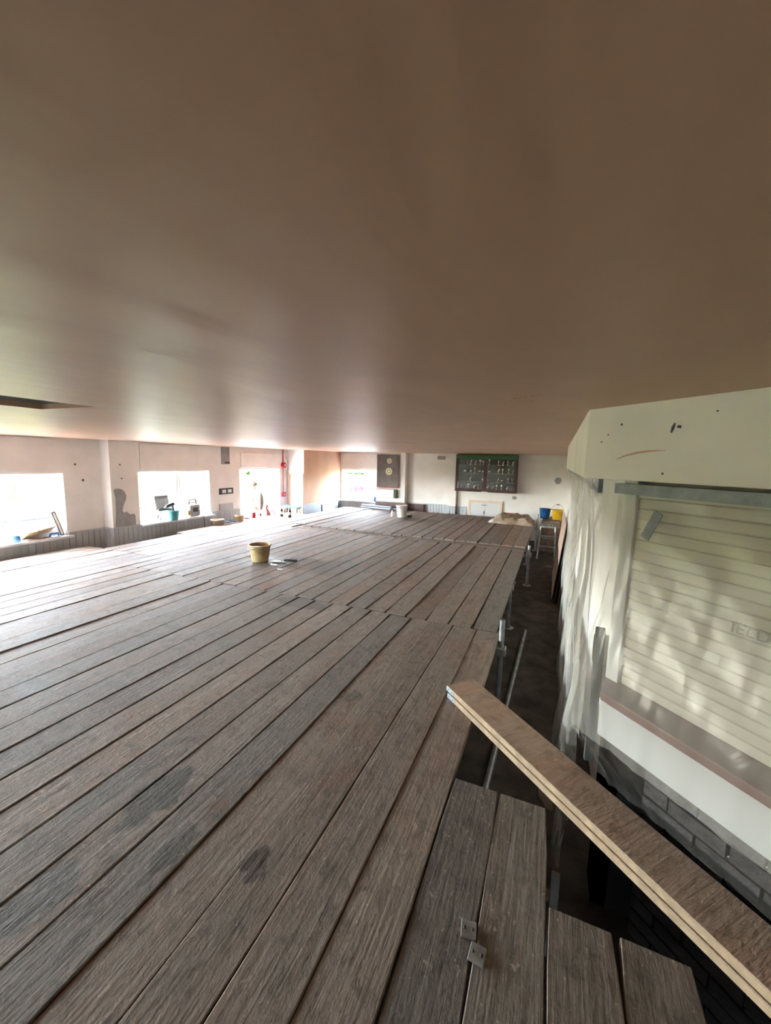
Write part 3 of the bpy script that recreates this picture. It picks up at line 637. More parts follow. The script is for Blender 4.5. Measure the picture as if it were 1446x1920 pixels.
def side(u, v):
    y = 2.12 + u*4.15; z = 2.262 - v*2.25
    x = .19 + .035*u + .018*math.sin(y*9+z*1.5) + .014*math.sin(y*23-z*4) + .018*math.sin(y*5+z*7)*v
    x -= .06*math.exp(-((z-.2)/.5)**2)*(1+math.sin(y*14))*.5*max(0, 1-u*1.8)
    x += .03*math.exp(-((z-1.9)/.5)**2)
    if 1.95 < y < 2.75: x = min(x, .215) if z > 1.1 else x
    if z > 2.2: x = .18 + .01*math.sin(y*40)
    if z < .9: y = max(y, 2.26)
    return Vector((min(max(x, .105), .30), y + .03*math.sin(z*9+y*3), z))
at(sd, sheet_obj('sheet', 130, 70, side, M['sheet2']))
b = MB()
def ribbon(pts, wd, mt, name):
    b = MB(); vs = []
    for x, y, z in pts: vs += [(x-.004, y-wd, z), (x-.004, y+wd, z)]
    b.add(vs, [(2*i, 2*i+1, 2*i+3, 2*i+2) for i in range(len(pts)-1)]); return at(sd, b.obj(name, mt))
ribbon([(.150+.01*math.sin(k*2.1), 2.9-k*.018, 2.22-k*.055) for k in range(16)], .018, M['tape'], 'tape_seam')
ribbon([(.135, 4.2-k*.02, 2.2-k*.09) for k in range(12)], .02, M['tape'], 'tape_seam')
b = MB(); b.box(.19, .21, 2.10, 2.62, 2.2, 2.265); at(sd, b.obj('tape_band', M['tape']))
# taped corner post
cp = tag(empty('corner_post', (.26, 2.18, 0)), 'grey taped corner post where the bar front meets its side', 'post')
b = MB(); b.box(.245, .2885, 2.165, 2.20, .80, 1.52); at(cp, b.obj('post', M['postgrey'], bevel=.004))
b = MB(); b.box(.241, .287, 2.161, 2.203, 1.34, 1.48); at(cp, b.obj('tape_wrap', M['postgrey'], bevel=.006))

# ---------------------------------------------------------------- buckets and tubs
def bucket(name, loc, r0, r1, h, mt, label, fill=None, fillmat=None, handle='down', group=None, rim=.012, hang=0, n=28):
    e = tag(empty(name, loc), label, 'bucket', group)
    MB().lathe([(0, .0), (r0*.96, .0), (r0, .01), (r1, h-.02), (r1+rim, h-.02), (r1+rim, h), (r1-.004, h), (r0-.006, .012), (0, .012)], n=n).obj('body', mt, e)
    if fill: MB().lathe([(0, h*fill), (r0+(r1-r0)*fill-.002, h*fill-.004)], n=n).obj('contents', fillmat, e)
    if handle:
        pts = []
        for k in range(13):
            a = math.pi*k/12; x = math.cos(a)*(r1+rim); y = math.sin(a)*(r1+rim)
            if handle == 'up': pts.append((x, 0, h-.02+math.sin(a)*(r1+.02)))
            else: pts.append((math.cos(a+hang)*(r1+rim+.01), math.sin(a+hang)*(r1+rim+.01), h-.02-.05*math.sin(a)))
        hd = MB().tube(pts, .005, 6).obj('handle', M['steel'], e)
        if handle == 'up': MB().tube([pts[5], pts[6], pts[7]], .012, 8).obj('grip', M['black'], hd)
    return e
bucket('bucket', (-4.20, 4.92, DK), .125, .165, .27, M['bucket'], 'stained cream bucket with dark plaster inside standing on the boards', .82, M['plasterwet'], 'down', hang=2.0)
bucket('bucket', (-3.93, 10.55, DK+.032), .125, .15, .34, M['whiteplastic'], 'tall white bucket standing on the boards near the far wall', .3, M['plasterwet'], 'down', hang=3.6)
tr = tag(empty('trowel', (-3.83, 5.04, DK)), 'dark handled trowel lying on the wet boards beside the cream bucket', 'trowel')
MB().tube([(.0, .0, .03), (.05, .01, .035), (.17, .05, .03), (.20, .06, .03)], [.018, .022, .022, .018], 10).obj('handle', M['black'], tr)
MB().box(-.18, .02, -.05, .05, .004, .008, Matrix.Rotation(.3, 4, 'Z')).obj('blade', M['steel'], tr)
MB().tube([(-.05, -.01, .008), (-.03, 0, .03), (.01, 0, .03)], .007, 6).obj('shank', M['steel'], tr)
for x, y, s_ in ((-3.86, 4.83, 6), (-3.62, 4.66, 8)):
    tag(MB().prism(blob(12, s_, .06, .035, .35), 0, .004, lambda a, c, h: (x+a, y+c, DK+.001+h)).obj('spilt_plaster', M['galvwet'] if 'galvwet' in M else M['white']), 'small pale splash of water on the boards below the cream bucket', 'splash', 'pale splashes below the cream bucket')
# little things beside the white bucket
tag(MB().lathe([(0, 0), (.035, 0), (.035, .13), (.02, .16), (.02, .18), (0, .18)], (-4.18, 10.45, DK+.032), 14).obj('paint_tin', M['label']), 'small pale bottle standing left of the tall white bucket', 'bottle')
tag(MB().box(-.07, .07, -.03, .03, 0, .06, Matrix.Translation((-3.72, 10.62, DK+.032)) @ Matrix.Rotation(.5, 4, 'Z')).obj('sponge', M['black'], bevel=.012), 'dark sponge lying right of the tall white bucket', 'sponge')
# dust-sheeted table with tubs at the far end of the passage
tb = tag(empty('covered_table', (0, 11.9, 0)), 'low table hidden under brown dust sheets in the far right corner', 'table')
def drape(u, v):
    x = -.305 + u*.615; y = 11.2 + v*1.4
    ex = min(u, 1-u)*.615; ey = min(v, 1-v)*1.4; e = min(ex, ey); hgt = .80 + .015*math.sin(x*9+y*4) + .02*math.sin(x*4-y*11)
    k = min(1, e/.10); z = hgt*k**.5 if e < .10 else hgt
    z = max(.01, z); sway = .03*math.sin(x*18+y*15)*(1-k)
    return Vector((x+sway, y+sway, z))
at(tb, MB().grid(70, 70, drape).obj('dust_sheet', M['cloth']))
for x in (-.16, .20):
    for y in (11.4, 12.4): at(tb, MB().box(x-.03, x+.03, y-.03, y+.03, 0, .76).obj('leg', M['brown']))
at(tb, MB().box(-.20, .21, 11.33, 12.48, .735, .765).obj('tabletop', M['brown']))
tag(bucket('plasterers_tub', (-.175, 11.78, .832), .115, .145, .27, M['blue'], 'blue plastic tub on the dust-sheeted table', None, None, None), cat='tub')
bucket('bucket', (.14, 11.66, .832), .115, .14, .27, M['yellow'], 'yellow plastic bucket with raised handle on the dust-sheeted table', None, None, 'up')
# heaped dust sheet on the platform corner
hp = tag(empty('dust_sheet_heap', (-.95, 11.1, DK+.03)), 'heap of folded brown dust sheets on the far corner of the platform', 'dust sheet')
def heap(u, v):
    x = -.55 + u*1.08; y = -.38 + v*1.15; e = min(u, 1-u, v, 1-v); k = min(1, e/.2); k = k**.8
    z = k*(.17 - .03*u + .03*v + .018*math.sin(x*21-y*9) + .02*math.sin(y*16-x*4) + .006*math.sin(x*40))
    return Vector((x+.03*math.sin(y*15), y+.03*math.sin(x*11), max(.006, z)))
at_ = MB().grid(48, 40, heap).obj('cloth', M['clothlight'], hp)
MB().grid(24, 20, lambda u, v: Vector((-.62+u*.26, -.30+v*.22, .01+.07*math.sin(math.pi*u)*math.sin(math.pi*v)*(1+.5*math.sin(u*22)*math.sin(v*17))))).obj('white_corner', M['paper'], hp)
# aluminium step stool in the passage
ss = tag(empty('step_stool', (-.06, 10.72, 0)), 'aluminium step stool with ribbed top standing in the passage', 'step stool')
for k in range(7): MB().box(-.165+k*.049, -.135+k*.049, -.22, .24, .785, .80).obj('top_slat', M['steel'], ss)
b = MB(); b.box(-.18, .18, -.24, -.215, .765, .803); b.box(-.18, .18, .235, .26, .765, .803); b.obj('top_frame', M['steel'], ss)
for sx in (-1, 1):
    MB().tube([(sx*.165, -.225, .78), (sx*.20, -.40, 0)], .018, 8).obj('leg', M['steel'], ss)
    MB().tube([(sx*.165, .245, .78), (sx*.20, .42, 0)], .018, 8).obj('leg', M['steel'], ss)
for z, q in ((.55, -.28), (.30, -.335)): MB().box(-.18, .18, q-.05, q+.05, z, z+.025).obj('tread', M['steel'], ss)
MB().tube([(-.19, .34, .4), (.19, .34, .4)], .012, 8).obj('brace', M['steel'], ss)
# sheets leaning on the right wall of the passage
def lean(y0, y1, xf, xt, h, th, mt, label, nm='leaning_board'):
    b = MB(); b.add([(xf, y0, .0), (xf, y1, .0), (xt, y1, h), (xt, y0, h), (xf+th, y0, .0), (xf+th, y1, .0), (xt+th, y1, h), (xt+th, y0, h)], [(0,1,2,3),(4,7,6,5),(0,4,5,1),(1,5,6,2),(2,6,7,3),(3,7,4,0)])
    return tag(b.obj(nm, mt, bevel=.002), label, 'board')
lean(7.3, 9.2, .10, .235, 1.32, .01, M['pinkboard'], 'pinkish brown hardboard sheet leaning against the passage wall')
lean(7.1, 9.0, .14, .265, 1.20, .016, M['black'], 'black panel leaning behind the pinkish hardboard sheet')
lean(6.9, 8.7, .185, .29, 1.05, .012, M['darkpanel'], 'dark brown panel leaning closest to the passage wall')
# tube and litter on the passage floor
tag(MB().tube([(-.30, 2.3, .04), (-.22, 5.6, .04)], .024, 10).obj('loose_scaffold_tube', M['steel']), 'loose scaffold tube lying on the dark passage floor', 'tube')
lit = [(.02, 3.3, .12, .05, 30), (.1, 2.75, .16, .07, -20), (-.05, 8.6, .10, .06, 10), (.12, 2.1, .14, .06, 60), (-.02, 9.6, .22, .14, 25), (.2, 3.0, .05, .05, 0)]
lw_ = ['on the floor under the loose boards', 'against the bar foot', 'midway along the passage', 'below the short boards', 'under the step stool', 'by the polythene hem']
for (x, y, a, c, an), wd in zip(lit, lw_):
    tag(MB().prism(blob(9, int(y*10), a/2, c/2, .3), 0, .018, lambda p, q, h: (x+p*math.cos(an)-q*math.sin(an), y+p*math.sin(an)+q*math.cos(an), h)).obj('plaster_scrap', M['cloth']), 'dusty plaster scrap lying ' + wd, 'debris')
tag(MB().box(.118, .155, 1.80, 1.835, .0, .44).obj('upright_offcut', M['patch'], bevel=.005), 'short grey upright offcut standing below the ends of the short boards', 'offcut')

# ---------------------------------------------------------------- far wall things
tc_ = tag(empty('trophy_cabinet', (-1.94, YF, 1.43)), 'dark brown glazed trophy cabinet with green tape along its top', 'cabinet')
x0, x1, z0, z1, y0, y1 = -2.86, -1.03, 1.42, 2.545, YF-.30, YF-.002
b = MB(); b.box(x0, x1, y1-.02, y1, z0, z1); at(tc_, b.obj('back_panel', M['cabin']))
b = MB(); b.box(x0, x0+.04, y0, y1-.02, z0, z1); b.box(x1-.04, x1, y0, y1-.02, z0, z1); b.box(x0+.04, x1-.04, y0, y1-.02, z0, z0+.05); b.box(x0+.04, x1-.04, y0, y1-.02, z1-.05, z1); at(tc_, b.obj('carcass', M['brown']))
for z in (1.47+.25, 1.47+.51, 1.47+.77): at(tc_, MB().box(x0+.04, x1-.04, y0+.06, y1-.02, z-.012, z).obj('shelf', M['cabin']))
xm = (x0+x1)/2
for a, c in ((x0, xm), (xm, x1)):
    b = MB(); y_ = y0-.025
    b.box(a, a+.06, y_, y0, z0, z1-.06); b.box(c-.06, c, y_, y0, z0, z1-.06); b.box(a+.06, c-.06, y_, y0, z0, z0+.09); b.box(a+.06, c-.06, y_, y0, z1-.12, z1-.06)
    d_ = at(tc_, b.obj('glazed_door', M['brown'])); MB().box(a+.05, c-.05, y_+.008, y_+.012, z0+.08, z1-.11).obj('pane', M['film'], d_)
at(tc_, MB().box(xm-.09, xm+.09, y0-.04, y0-.025, z0-.005, z0+.02).obj('latch', M['white']))
b = MB(); b.box(x0+.0, x1+.01, y0-.029, y0-.024, z1-.125, z1); at(tc_, b.obj('green_tape', M['green']))
cup = MB().lathe([(0,0),(.035,0),(.035,.02),(.01,.04),(.01,.07),(.035,.10),(.05,.16),(.052,.17),(0,.165)], n=12).mesh('trophy', M['silver'])
tall = MB().lathe([(0,0),(.03,0),(.03,.03),(.012,.05),(.010,.13),(.03,.15),(.022,.19),(.008,.21),(0,.215)], n=12).mesh('trophy', M['silver'])
b = MB(); b.lathe([(0,0),(.05,0),(.07,.012),(0,.014)], n=16); b.v = [(x, -z, y+.075) for x, y, z in b.v]; plate = b.mesh('trophy', M['silver'])
b = MB(); b.lathe([(0,0),(.04,0),(.04,.035),(0,.035)], n=8); b.tube([(0,0,.035),(0,0,.09),(.02,0,.13),(.04,0,.17)], [.01,.018,.014,.006], 8); fig = b.mesh('trophy', M['silver'])
kinds = ((cup, 'silver cup'), (tall, 'tall silver goblet'), (plate, 'round silver plate'), (fig, 'silver figure trophy')); shn = ('bottom', 'second', 'third', 'top')
for si, z in enumerate((1.47, 1.72, 1.98, 2.24)):
    for k in range(12):
        x = x0+.13+k*(x1-x0-.26)/11; 
        if abs(x-xm) < .07 or rnd.random() < .12: continue
        me, nm = rnd.choice(kinds)
        tag(inst('trophy', me, (x+rnd.uniform(-.02, .02), YF-.16+rnd.uniform(-.05, .05), z), (0, 0, rnd.uniform(-.6, .6)), scale=[rnd.uniform(.75, 1.05)]*3), nm + ' on the %s shelf of the glazed trophy cabinet' % shn[si], 'trophy', nm + ' pieces on the %s cabinet shelf' % shn[si])
# honours board wrapped in film
hb_ = tag(empty('honours_board', (-5.18, YF-.22, 1.42)), 'dark wooden honours board with two gold wreath crests wrapped in clear film', 'honours board')
yb = YF-.22
at(hb_, MB().box(-5.56, -4.78, yb-.05, yb, 1.42, 2.50).obj('board', M['honour'], bevel=.006))
b = MB(); b.box(-5.57, -5.53, yb-.062, yb-.05, 1.42, 2.51); b.box(-4.82, -4.77, yb-.062, yb-.05, 1.42, 2.51); b.box(-5.53, -4.82, yb-.062, yb-.05, 2.47, 2.51); b.box(-5.53, -4.82, yb-.062, yb-.05, 1.42, 1.45); at(hb_, b.obj('frame', M['brown']))
def crest(cx, cz, r, n):
    b = MB()
    for k in range(n):
        a = 2*math.pi*k/n; p = [(cx+math.cos(a)*r+q, cz+math.sin(a)*r+w2) for q, w2 in blob(8, k, r*.24, r*.24, .1)]
        b.prism(p, 0, .006, lambda u, z, h: (u, yb-.05-h, z))
    for k in range(24):
        a = 2*math.pi*k/24; a2 = 2*math.pi*(k+1)/24
        b.prism([(cx+math.cos(q)*rr, cz+math.sin(q)*rr) for q, rr in ((a, r*.72), (a2, r*.72), (a2, r*.86), (a, r*.86))], 0, .005, lambda u, z, h: (u, yb-.05-h, z))
    b.prism([(cx-r*.42, cz+r*.4), (cx+r*.42, cz+r*.4), (cx+r*.42, cz-.05*r), (cx+r*.2, cz-.4*r), (cx, cz-r*.55), (cx-r*.2, cz-.4*r), (cx-r*.42, cz-.05*r)], 0, .007, lambda u, z, h: (u, yb-.05-h, z))
    return at(hb_, b.obj('gold_crest', M['gold']))
crest(-5.13, 2.30, .075, 12); crest(-5.14, 1.95, .10, 12)
def filmf(u, v):
    x = -5.60 + u*.85; z = 1.40 + v*1.12
    return Vector((x, yb-.072-.008*math.sin(x*31+z*9)-.006*math.sin(z*23-x*14), z))
at(hb_, MB().grid(40, 50, filmf).obj('film_wrap', M['film']))
at(hb_, MB().box(-5.54, -4.80, yb-.07, yb-.05, 1.40, 1.445).obj('lower_rail', M['redplastic']))
hw = tag(empty('heater_box', (-5.2, yb, 1.07)), 'white boxed heater unit under the honours board', 'heater')
at(hw, MB().box(-5.60, -4.90, yb-.16, yb, 1.07, 1.36).obj('casing', M['white'], bevel=.015))
at(hw, MB().box(-4.90, -4.84, yb-.13, yb, 1.06, 1.34).obj('end_cap', M['green'], bevel=.01))
b = MB(); b.box(-5.56, -4.5, yb-.16, yb-.13, 0, .93); tag(b.obj('timber_panel', M['darkpanel']), 'long dark brown panel standing below the white heater unit', 'panel')
b = MB(); b.box(-4.48, -3.93, YF-.14, YF-.10, 0, .90); tag(b.obj('timber_panel', M['darkpanel']), 'shorter dark brown panel standing beside the far wall panelling', 'panel')
for i, (a, c, z, yy, q) in enumerate(((-5.85, -4.75, .772, 11.85, 'lowest grey plastic pipe lying at the far edge of the boards'), (-5.80, -4.4, .772, 11.945, 'middle grey plastic pipe lying at the far edge of the boards'), (-5.85, -4.75, .829, 11.8975, 'topmost grey plastic pipe of the bundle at the far edge'))):
    pp_ = tag(empty('plastic_pipe', (a, yy, z)), q, 'pipe')
    MB().tube([(0, 0, 0), (c-a, -.12, 0)], .032, 12).obj('barrel', M['pipe'], pp_)
    MB().tube([(.66, -.066, 0), (.74, -.074, 0)], .036, 12).obj('collar', M['black'], pp_)
for x, y in ((-7.05, 12.45), (-6.98, 11.2)):
    tag(MB().tube([(x, y, .0), (x, y, .83)], .02, 8).obj('steel_prop', M['dark']), 'thin dark upright bar standing against the %s' % ('corner below the far window' if y > 12 else 'pale panelling under the pink wall'), 'bar')
tag(MB().lathe([(0,0),(.045,0),(.045,.14),(.03,.17),(.03,.2),(0,.2)], (-5.78, YF+.06, .866), 14).obj('spray_can', M['blue']), 'dark blue can standing on the far window sill', 'can')
tag(MB().lathe([(0,0),(.04,0),(.04,.12),(.02,.14),(0,.14)], (-5.88, YF+.05, .866), 14).obj('spray_can', M['label']), 'pale can standing on the far window sill', 'can')

# ---------------------------------------------------------------- left side things
st = tag(empty('hop_up_step', (-7.28, 9.98, 0), .15), 'blue topped folding step with yellow legs beside the doorway', 'step stool')
MB().box(-.26, .26, -.13, .13, .83, .89).obj('top', M['stepblue'], st, bevel=.012)
for sx in (-1, 1):
    for sy in (-1, 1): MB().tube([(sx*.20, sy*.08, .84), (sx*.31, sy*.22, 0)], .024, 6).obj('leg', M['orangewood'] if sx*sy > 0 else M['brown'], st)
for sx in (-1, 1): MB().tube([(sx*.27, -.17, .35), (sx*.27, .17, .35)], .014, 6).obj('brace', M['steel'], st)
MB().box(.2, .262, -.132, .132, .80, .86).obj('end_cap', M['black'], st)
def bottle(loc, r, h, mt, label, lab=True, cap='red', name='bottle'):
    e = tag(empty(name, loc), label, 'bottle')
    MB().lathe([(0,0),(r*.9,0),(r,.01),(r,h*.62),(r*.45,h*.85),(r*.4,h*.93),(0,h*.93)], n=16).obj('body', mt, e)
    if lab: MB().lathe([(r*1.02,h*.28),(r*1.03,h*.29),(r*1.03,h*.55),(r*1.02,h*.56)], n=16).obj('label', M['label'], e)
    MB().lathe([(0,h),(r*.42,h),(r*.42,h*.92),(0,h*.92)], n=12).obj('cap', M[cap], e); return e
bottle((-6.93, 9.03, DK), .045, .26, M['cola'], 'dark cola bottle with white cap on the boards by the blue step', cap='white')
bottle((-6.62, 8.98, DK), .045, .28, M['cola'], 'dark cola bottle with pale label on the boards, further from the doorway')
# window one sill
w1 = tag(empty('bottle', (-7.78, 3.44, .905)), 'clear bottle half full of blue liquid on the window sill', 'bottle')
MB().lathe([(0,0),(.06,0),(.065,.01),(.065,.2),(.03,.28),(.025,.30),(0,.30)], n=16).obj('body', M['clear'], w1)
MB().lathe([(0,.005),(.06,.005),(.06,.11),(0,.11)], n=16).obj('liquid', M['bluewater'], w1)
MB().lathe([(0,.33),(.028,.33),(.028,.30),(0,.30)], n=12).obj('cap', M['whiteplastic'], w1)
hk = tag(empty('plasterers_hawk', (-7.79, 3.80, .957)), 'square plastering hawk with handle propped up on the window sill', 'hawk')
Mt = Matrix.Rotation(math.radians(-28), 4, 'Y') @ Matrix.Rotation(math.radians(10), 4, 'X')
MB().box(-.12, .12, -.22, .2, .05, .062, Mt).obj('plate', M['bucket'], hk)
MB().tube([Mt @ Vector((0, 0, .06)), Mt @ Vector((.0, 0, .15))], .017, 10).obj('handle', M['patch'], hk)
MB().box(-.1, .10, -.25, .0, -.053, -.041).obj('rag', M['clothlight'], hk)
sp = tag(empty('spirit_level', (-7.82, 4.115, .905)), 'narrow dark framed level leaning in the corner of the window recess', 'level')
MB().box(-.015, .015, -.03, .03, 0, .44, Matrix.Rotation(math.radians(16), 4, 'X') @ Matrix.Translation((0, 0, 0))).obj('body', M['darkpanel'], sp)
MB().box(.016, .018, -.015, .015, .02, .42, Matrix.Rotation(math.radians(16), 4, 'X')).obj('face', M['white'], sp)
tf = tag(empty('plastering_float', (-7.76, 3.97, .905)), 'blue handled plastering float lying at the end of the window sill', 'float')
MB().box(-.06, .06, -.13, .10, 0, .01).obj('blade', M['steel'], tf); MB().tube([(0, -.08, .01), (0, -.06, .06), (0, .05, .06), (0, .06, .01)], .014, 8).obj('handle', M['stepblue'], tf)
# window two sill
lp = tag(empty('folded_lamp', (-7.885, 6.16, .91)), 'grey flat work lamp standing behind the teal bucket on the sill', 'work lamp')
MB().box(-.02, .02, -.17, .17, .25, .54, Matrix.Rotation(math.radians(-12), 4, 'Y')).obj('panel', M['patch'], lp, bevel=.006)
MB().box(-.045, .045, -.17, .17, .20, .25).obj('base', M['black'], lp, bevel=.01); MB().tube([(0, -.1, 0), (0, -.08, .2)], .012, 8).obj('leg', M['black'], lp); MB().tube([(0, .12, 0), (0, .1, .2)], .012, 8).obj('leg', M['black'], lp)
bucket('bucket', (-7.685, 6.21, .908), .10, .125, .22, M['teal'], 'teal bucket with tools standing on the window sill', .9, M['dark'], 'down', hang=1.0)
dm = tag(empty('mixing_drill', (-7.685, 6.17, 1.168)), 'dark grey power drill resting on top of the teal bucket', 'drill')
MB().tube([(0, -.12, .06), (0, .06, .10)], [.03, .04], 10).obj('body', M['black'], dm); MB().tube([(0, .03, .08), (0, .06, -.06)], .022, 8).obj('handle', M['black'], dm); MB().tube([(0, -.10, .06), (-.0, -.16, .045)], .014, 8).obj('chuck', M['steel'], dm)
bottle((-7.73, 5.86, .908), .042, .28, M['clear'], 'clear water bottle with paper label on the window sill', cap='red')
rd = tag(empty('site_radio', (-7.76, 6.80, .908)), 'chunky grey green site radio with carry handle on the window sill', 'radio')
MB().box(-.09, .09, -.15, .15, .01, .29).obj('case', M['radiogrey'] if 'radiogrey' in M else M['patch'], rd, bevel=.04)
MB().tube([(0, -.10, .28), (0, -.09, .39), (0, -.06, .40), (0, .06, .40), (0, .09, .39), (0, .10, .28)], .015, 8).obj('handle', M['black'], rd)
MB().box(.088, .096, -.07, .07, .12, .22).obj('front_grille', M['black'], rd, bevel=.004)
MB().box(-.07, .07, -.19, -.145, .06, .16).obj('yellow_clip', M['yellow'], rd, bevel=.01)
tag(MB().tube([(-7.70, 6.97, .93), (-7.63, 7.0, .9), (-7.63, 7.0, .80), (-7.62, 7.03, .4)], .008, 6).obj('power_cable', M['dark']), 'dark power cable dropping from the sill by the site radio', 'cable')
# clutter on the boards below the sockets
for nm, x, y, r, h, mt_, lb, ct in (('upturned_tub', -7.36, 7.15, .15, .13, 'clothlight', 'shallow pale brown tub on the boards below the window corner', 'tub'), ('small_tub', -7.36, 7.86, .12, .15, 'bucket', 'small tan tub on the boards below the socket plate', 'tub')):
    e = tag(empty(nm, (x, y, DK)), lb, ct); MB().lathe([(0,0),(r*.9,0),(r,h*.8),(r*1.06,h*.82),(r*1.06,h),(r*.9,h),(r*.8,.02),(0,.02)], n=20).obj('body', M[mt_], e)
    MB().lathe([(0,h*.85),(r*.9,h*.84)], n=20).obj('contents', M['cloth'], e)
for x, y, lb in ((-7.35, 7.45, 'beside the shallow brown tub'), (-7.38, 8.15, 'beside the small tan tub'), (-7.34, 7.64, 'between the two tubs')):
    e = tag(empty('hand_tool', (x, y, DK), rnd.uniform(-.1, .1)), 'dark hand tool lying on the boards ' + lb, 'tool')
    MB().tube([(-.12, 0, .025), (.0, 0, .03), (.12, .02, .025)], [.012, .02, .016], 8).obj('handle', M['black'], e); MB().box(.1, .2, -.04, .05, .015, .022).obj('blade', M['steel'], e)

# ---------------------------------------------------------------- person in the doorway
def skin_mesh(name, pts, edges, radii, mt, parent, root=0, sub=2):
    me = bpy.data.meshes.new(name); me.from_pydata(pts, edges, []); me.materials.append(mt); o = bpy.data.objects.new(name, me); col.objects.link(o)
    o.modifiers.new('skin', 'SKIN'); s_ = o.modifiers.new('sub', 'SUBSURF'); s_.levels = sub; s_.render_levels = sub
    if not me.skin_vertices: 
        bpy.context.view_layer.objects.active = o; bm = bmesh.new(); bm.from_mesh(me); bm.verts.layers.skin.verify(); bm.to_mesh(me); bm.free()
    for i, r in enumerate(radii):
        sv = me.skin_vertices[0].data[i]; sv.radius = r if isinstance(r, tuple) else (r, r); sv.use_root = (i == root)
    o.modifiers['skin'].use_smooth_shade = True
    dg = bpy.context.evaluated_depsgraph_get(); ev = o.evaluated_get(dg); nm = bpy.data.meshes.new_from_object(ev); o.modifiers.clear(); o.data = nm
    if parent: o.parent = parent
    return o
pr = tag(empty('person', (-8.32, 9.52, -.08), math.atan2(-.39, -.92)), 'person in white t-shirt with hand to chin standing in the doorway', 'person')
# local frame: +x forward (towards the outside left), +y to the person's left (towards the room)
B = {'pel': (0,0,.90,.125), 'wst': (0,0,1.05,.12), 'chs': (-.01,0,1.24,.135), 'nkb': (-.01,0,1.385,.07), 'nk': (.01,0,1.43,.055), 'jaw': (.035,0,1.49,.062), 'hd': (.015,0,1.56,.088), 'crn': (0,0,1.61,.075),
     'nose': (.125,0,1.53,.012), 'nr': (.09,0,1.535,.02),
     'shl': (-.01,.15,1.355,.062), 'ell': (.0,.225,1.06,.045), 'wrl': (.19,.13,1.13,.032), 'pal': (.235,.10,1.15,.030),
     'shr': (-.01,-.15,1.355,.062), 'elr': (.12,-.16,1.10,.045), 'wrr': (.13,-.05,1.33,.031), 'par': (.115,-.03,1.385,.028),
     'hil': (0,.09,.86,.10), 'knl': (.02,.10,.48,.06), 'anl': (-.02,.10,.09,.042), 'tol': (.13,.115,.04,.035),
     'hir': (0,-.09,.86,.10), 'knr': (.02,-.10,.48,.06), 'anr': (-.02,-.10,.09,.042), 'tor': (.13,-.115,.04,.035)}
ED = [('pel','wst'),('wst','chs'),('chs','nkb'),('nkb','nk'),('nk','jaw'),('jaw','hd'),('hd','crn'),('jaw','nr'),('nr','nose'),('chs','shl'),('shl','ell'),('ell','wrl'),('wrl','pal'),('chs','shr'),('shr','elr'),('elr','wrr'),('wrr','par'),
      ('pel','hil'),('hil','knl'),('knl','anl'),('anl','tol'),('pel','hir'),('hir','knr'),('knr','anr'),('anr','tor')]
for hand, dx, dy, dz in (('pal', .05, -.03, .004), ('par', -.012, .004, .05)):
    hx, hy, hz, _ = B[hand]
    for k in range(4):
        o1 = (k-1.5)*.019; L1 = (.9, 1.0, 1.05, .8)[k]
        if hand == 'pal': a1 = (hx+dx*.7*L1, hy+dy*.7, hz+o1); a2 = (hx+dx*1.5*L1, hy+dy*1.9, hz+o1-.004)
        else: a1 = (hx-.004, hy+o1, hz+dz*.8*L1); a2 = (hx-.035, hy+o1, hz+dz*1.35*L1)
        B[f'{hand}f{k}a'] = (*a1, .0095); B[f'{hand}f{k}b'] = (*a2, .008); ED += [(hand, f'{hand}f{k}a'), (f'{hand}f{k}a', f'{hand}f{k}b')]
    if hand == 'pal': t1, t2 = (hx+.01, hy-.005, hz+.045), (hx+.04, hy-.02, hz+.06)
    else: t1, t2 = (hx-.02, hy+.04, hz+.01), (hx-.045, hy+.05, hz+.035)
    B[hand+'t1'] = (*t1, .011); B[hand+'t2'] = (*t2, .009); ED += [(hand, hand+'t1'), (hand+'t1', hand+'t2')]
names = list(B); ix = {n_: i for i, n_ in enumerate(names)}
skin_mesh('body', [B[n_][:3] for n_ in names], [(ix[a], ix[b_]) for a, b_ in ED], [B[n_][3] for n_ in names], M['skin'], pr, ix['pel'])
def sub_skin(name, items, edges, mt, parent=pr):
    nn = list(items); jx = {n_: i for i, n_ in enumerate(nn)}
    return skin_mesh(name, [items[n_][:3] for n_ in nn], [(jx[a], jx[b_]) for a, b_ in edges], [items[n_][3] for n_ in nn], mt, parent, 0)
sub_skin('tshirt', {'p': (0,0,.88,(.165,.135)), 'w': (0,0,1.05,(.16,.135)), 'c': (-.01,0,1.24,(.175,.145)), 'n': (-.01,0,1.37,.10), 'sl': (-.01,.155,1.35,.082), 'el': (-.004,.205,1.16,.07), 'sr': (-.01,-.155,1.35,.082), 'er': (.06,-.17,1.22,.07)}, [('p','w'),('w','c'),('c','n'),('c','sl'),('sl','el'),('c','sr'),('sr','er')], M['shirt'])
sub_skin('trousers', {'p': (0,0,.92,.15), 'hl': (0,.09,.82,.115), 'kl': (.02,.10,.48,.085), 'al': (-.01,.10,.10,.07), 'hr': (0,-.09,.82,.115), 'kr': (.02,-.10,.48,.085), 'ar': (-.01,-.10,.10,.07)}, [('p','hl'),('hl','kl'),('kl','al'),('p','hr'),('hr','kr'),('kr','ar')], M['trousers'])
for sy in (-1, 1):
    MB().lathe([(.095,.38),(.10,.40),(.105,.5),(.10,.60),(.095,.62)], (.02, sy*.10, 0), 14).obj('knee_pad', M['bluecloth'], pr)
    sub_skin('shoe', {'a': (-.04, sy*.10, .05, .05), 'b': (.06, sy*.108, .045, .048), 'c': (.16, sy*.115, .035, .035)}, [('a','b'),('b','c')], M['brown'])
b = MB(); 
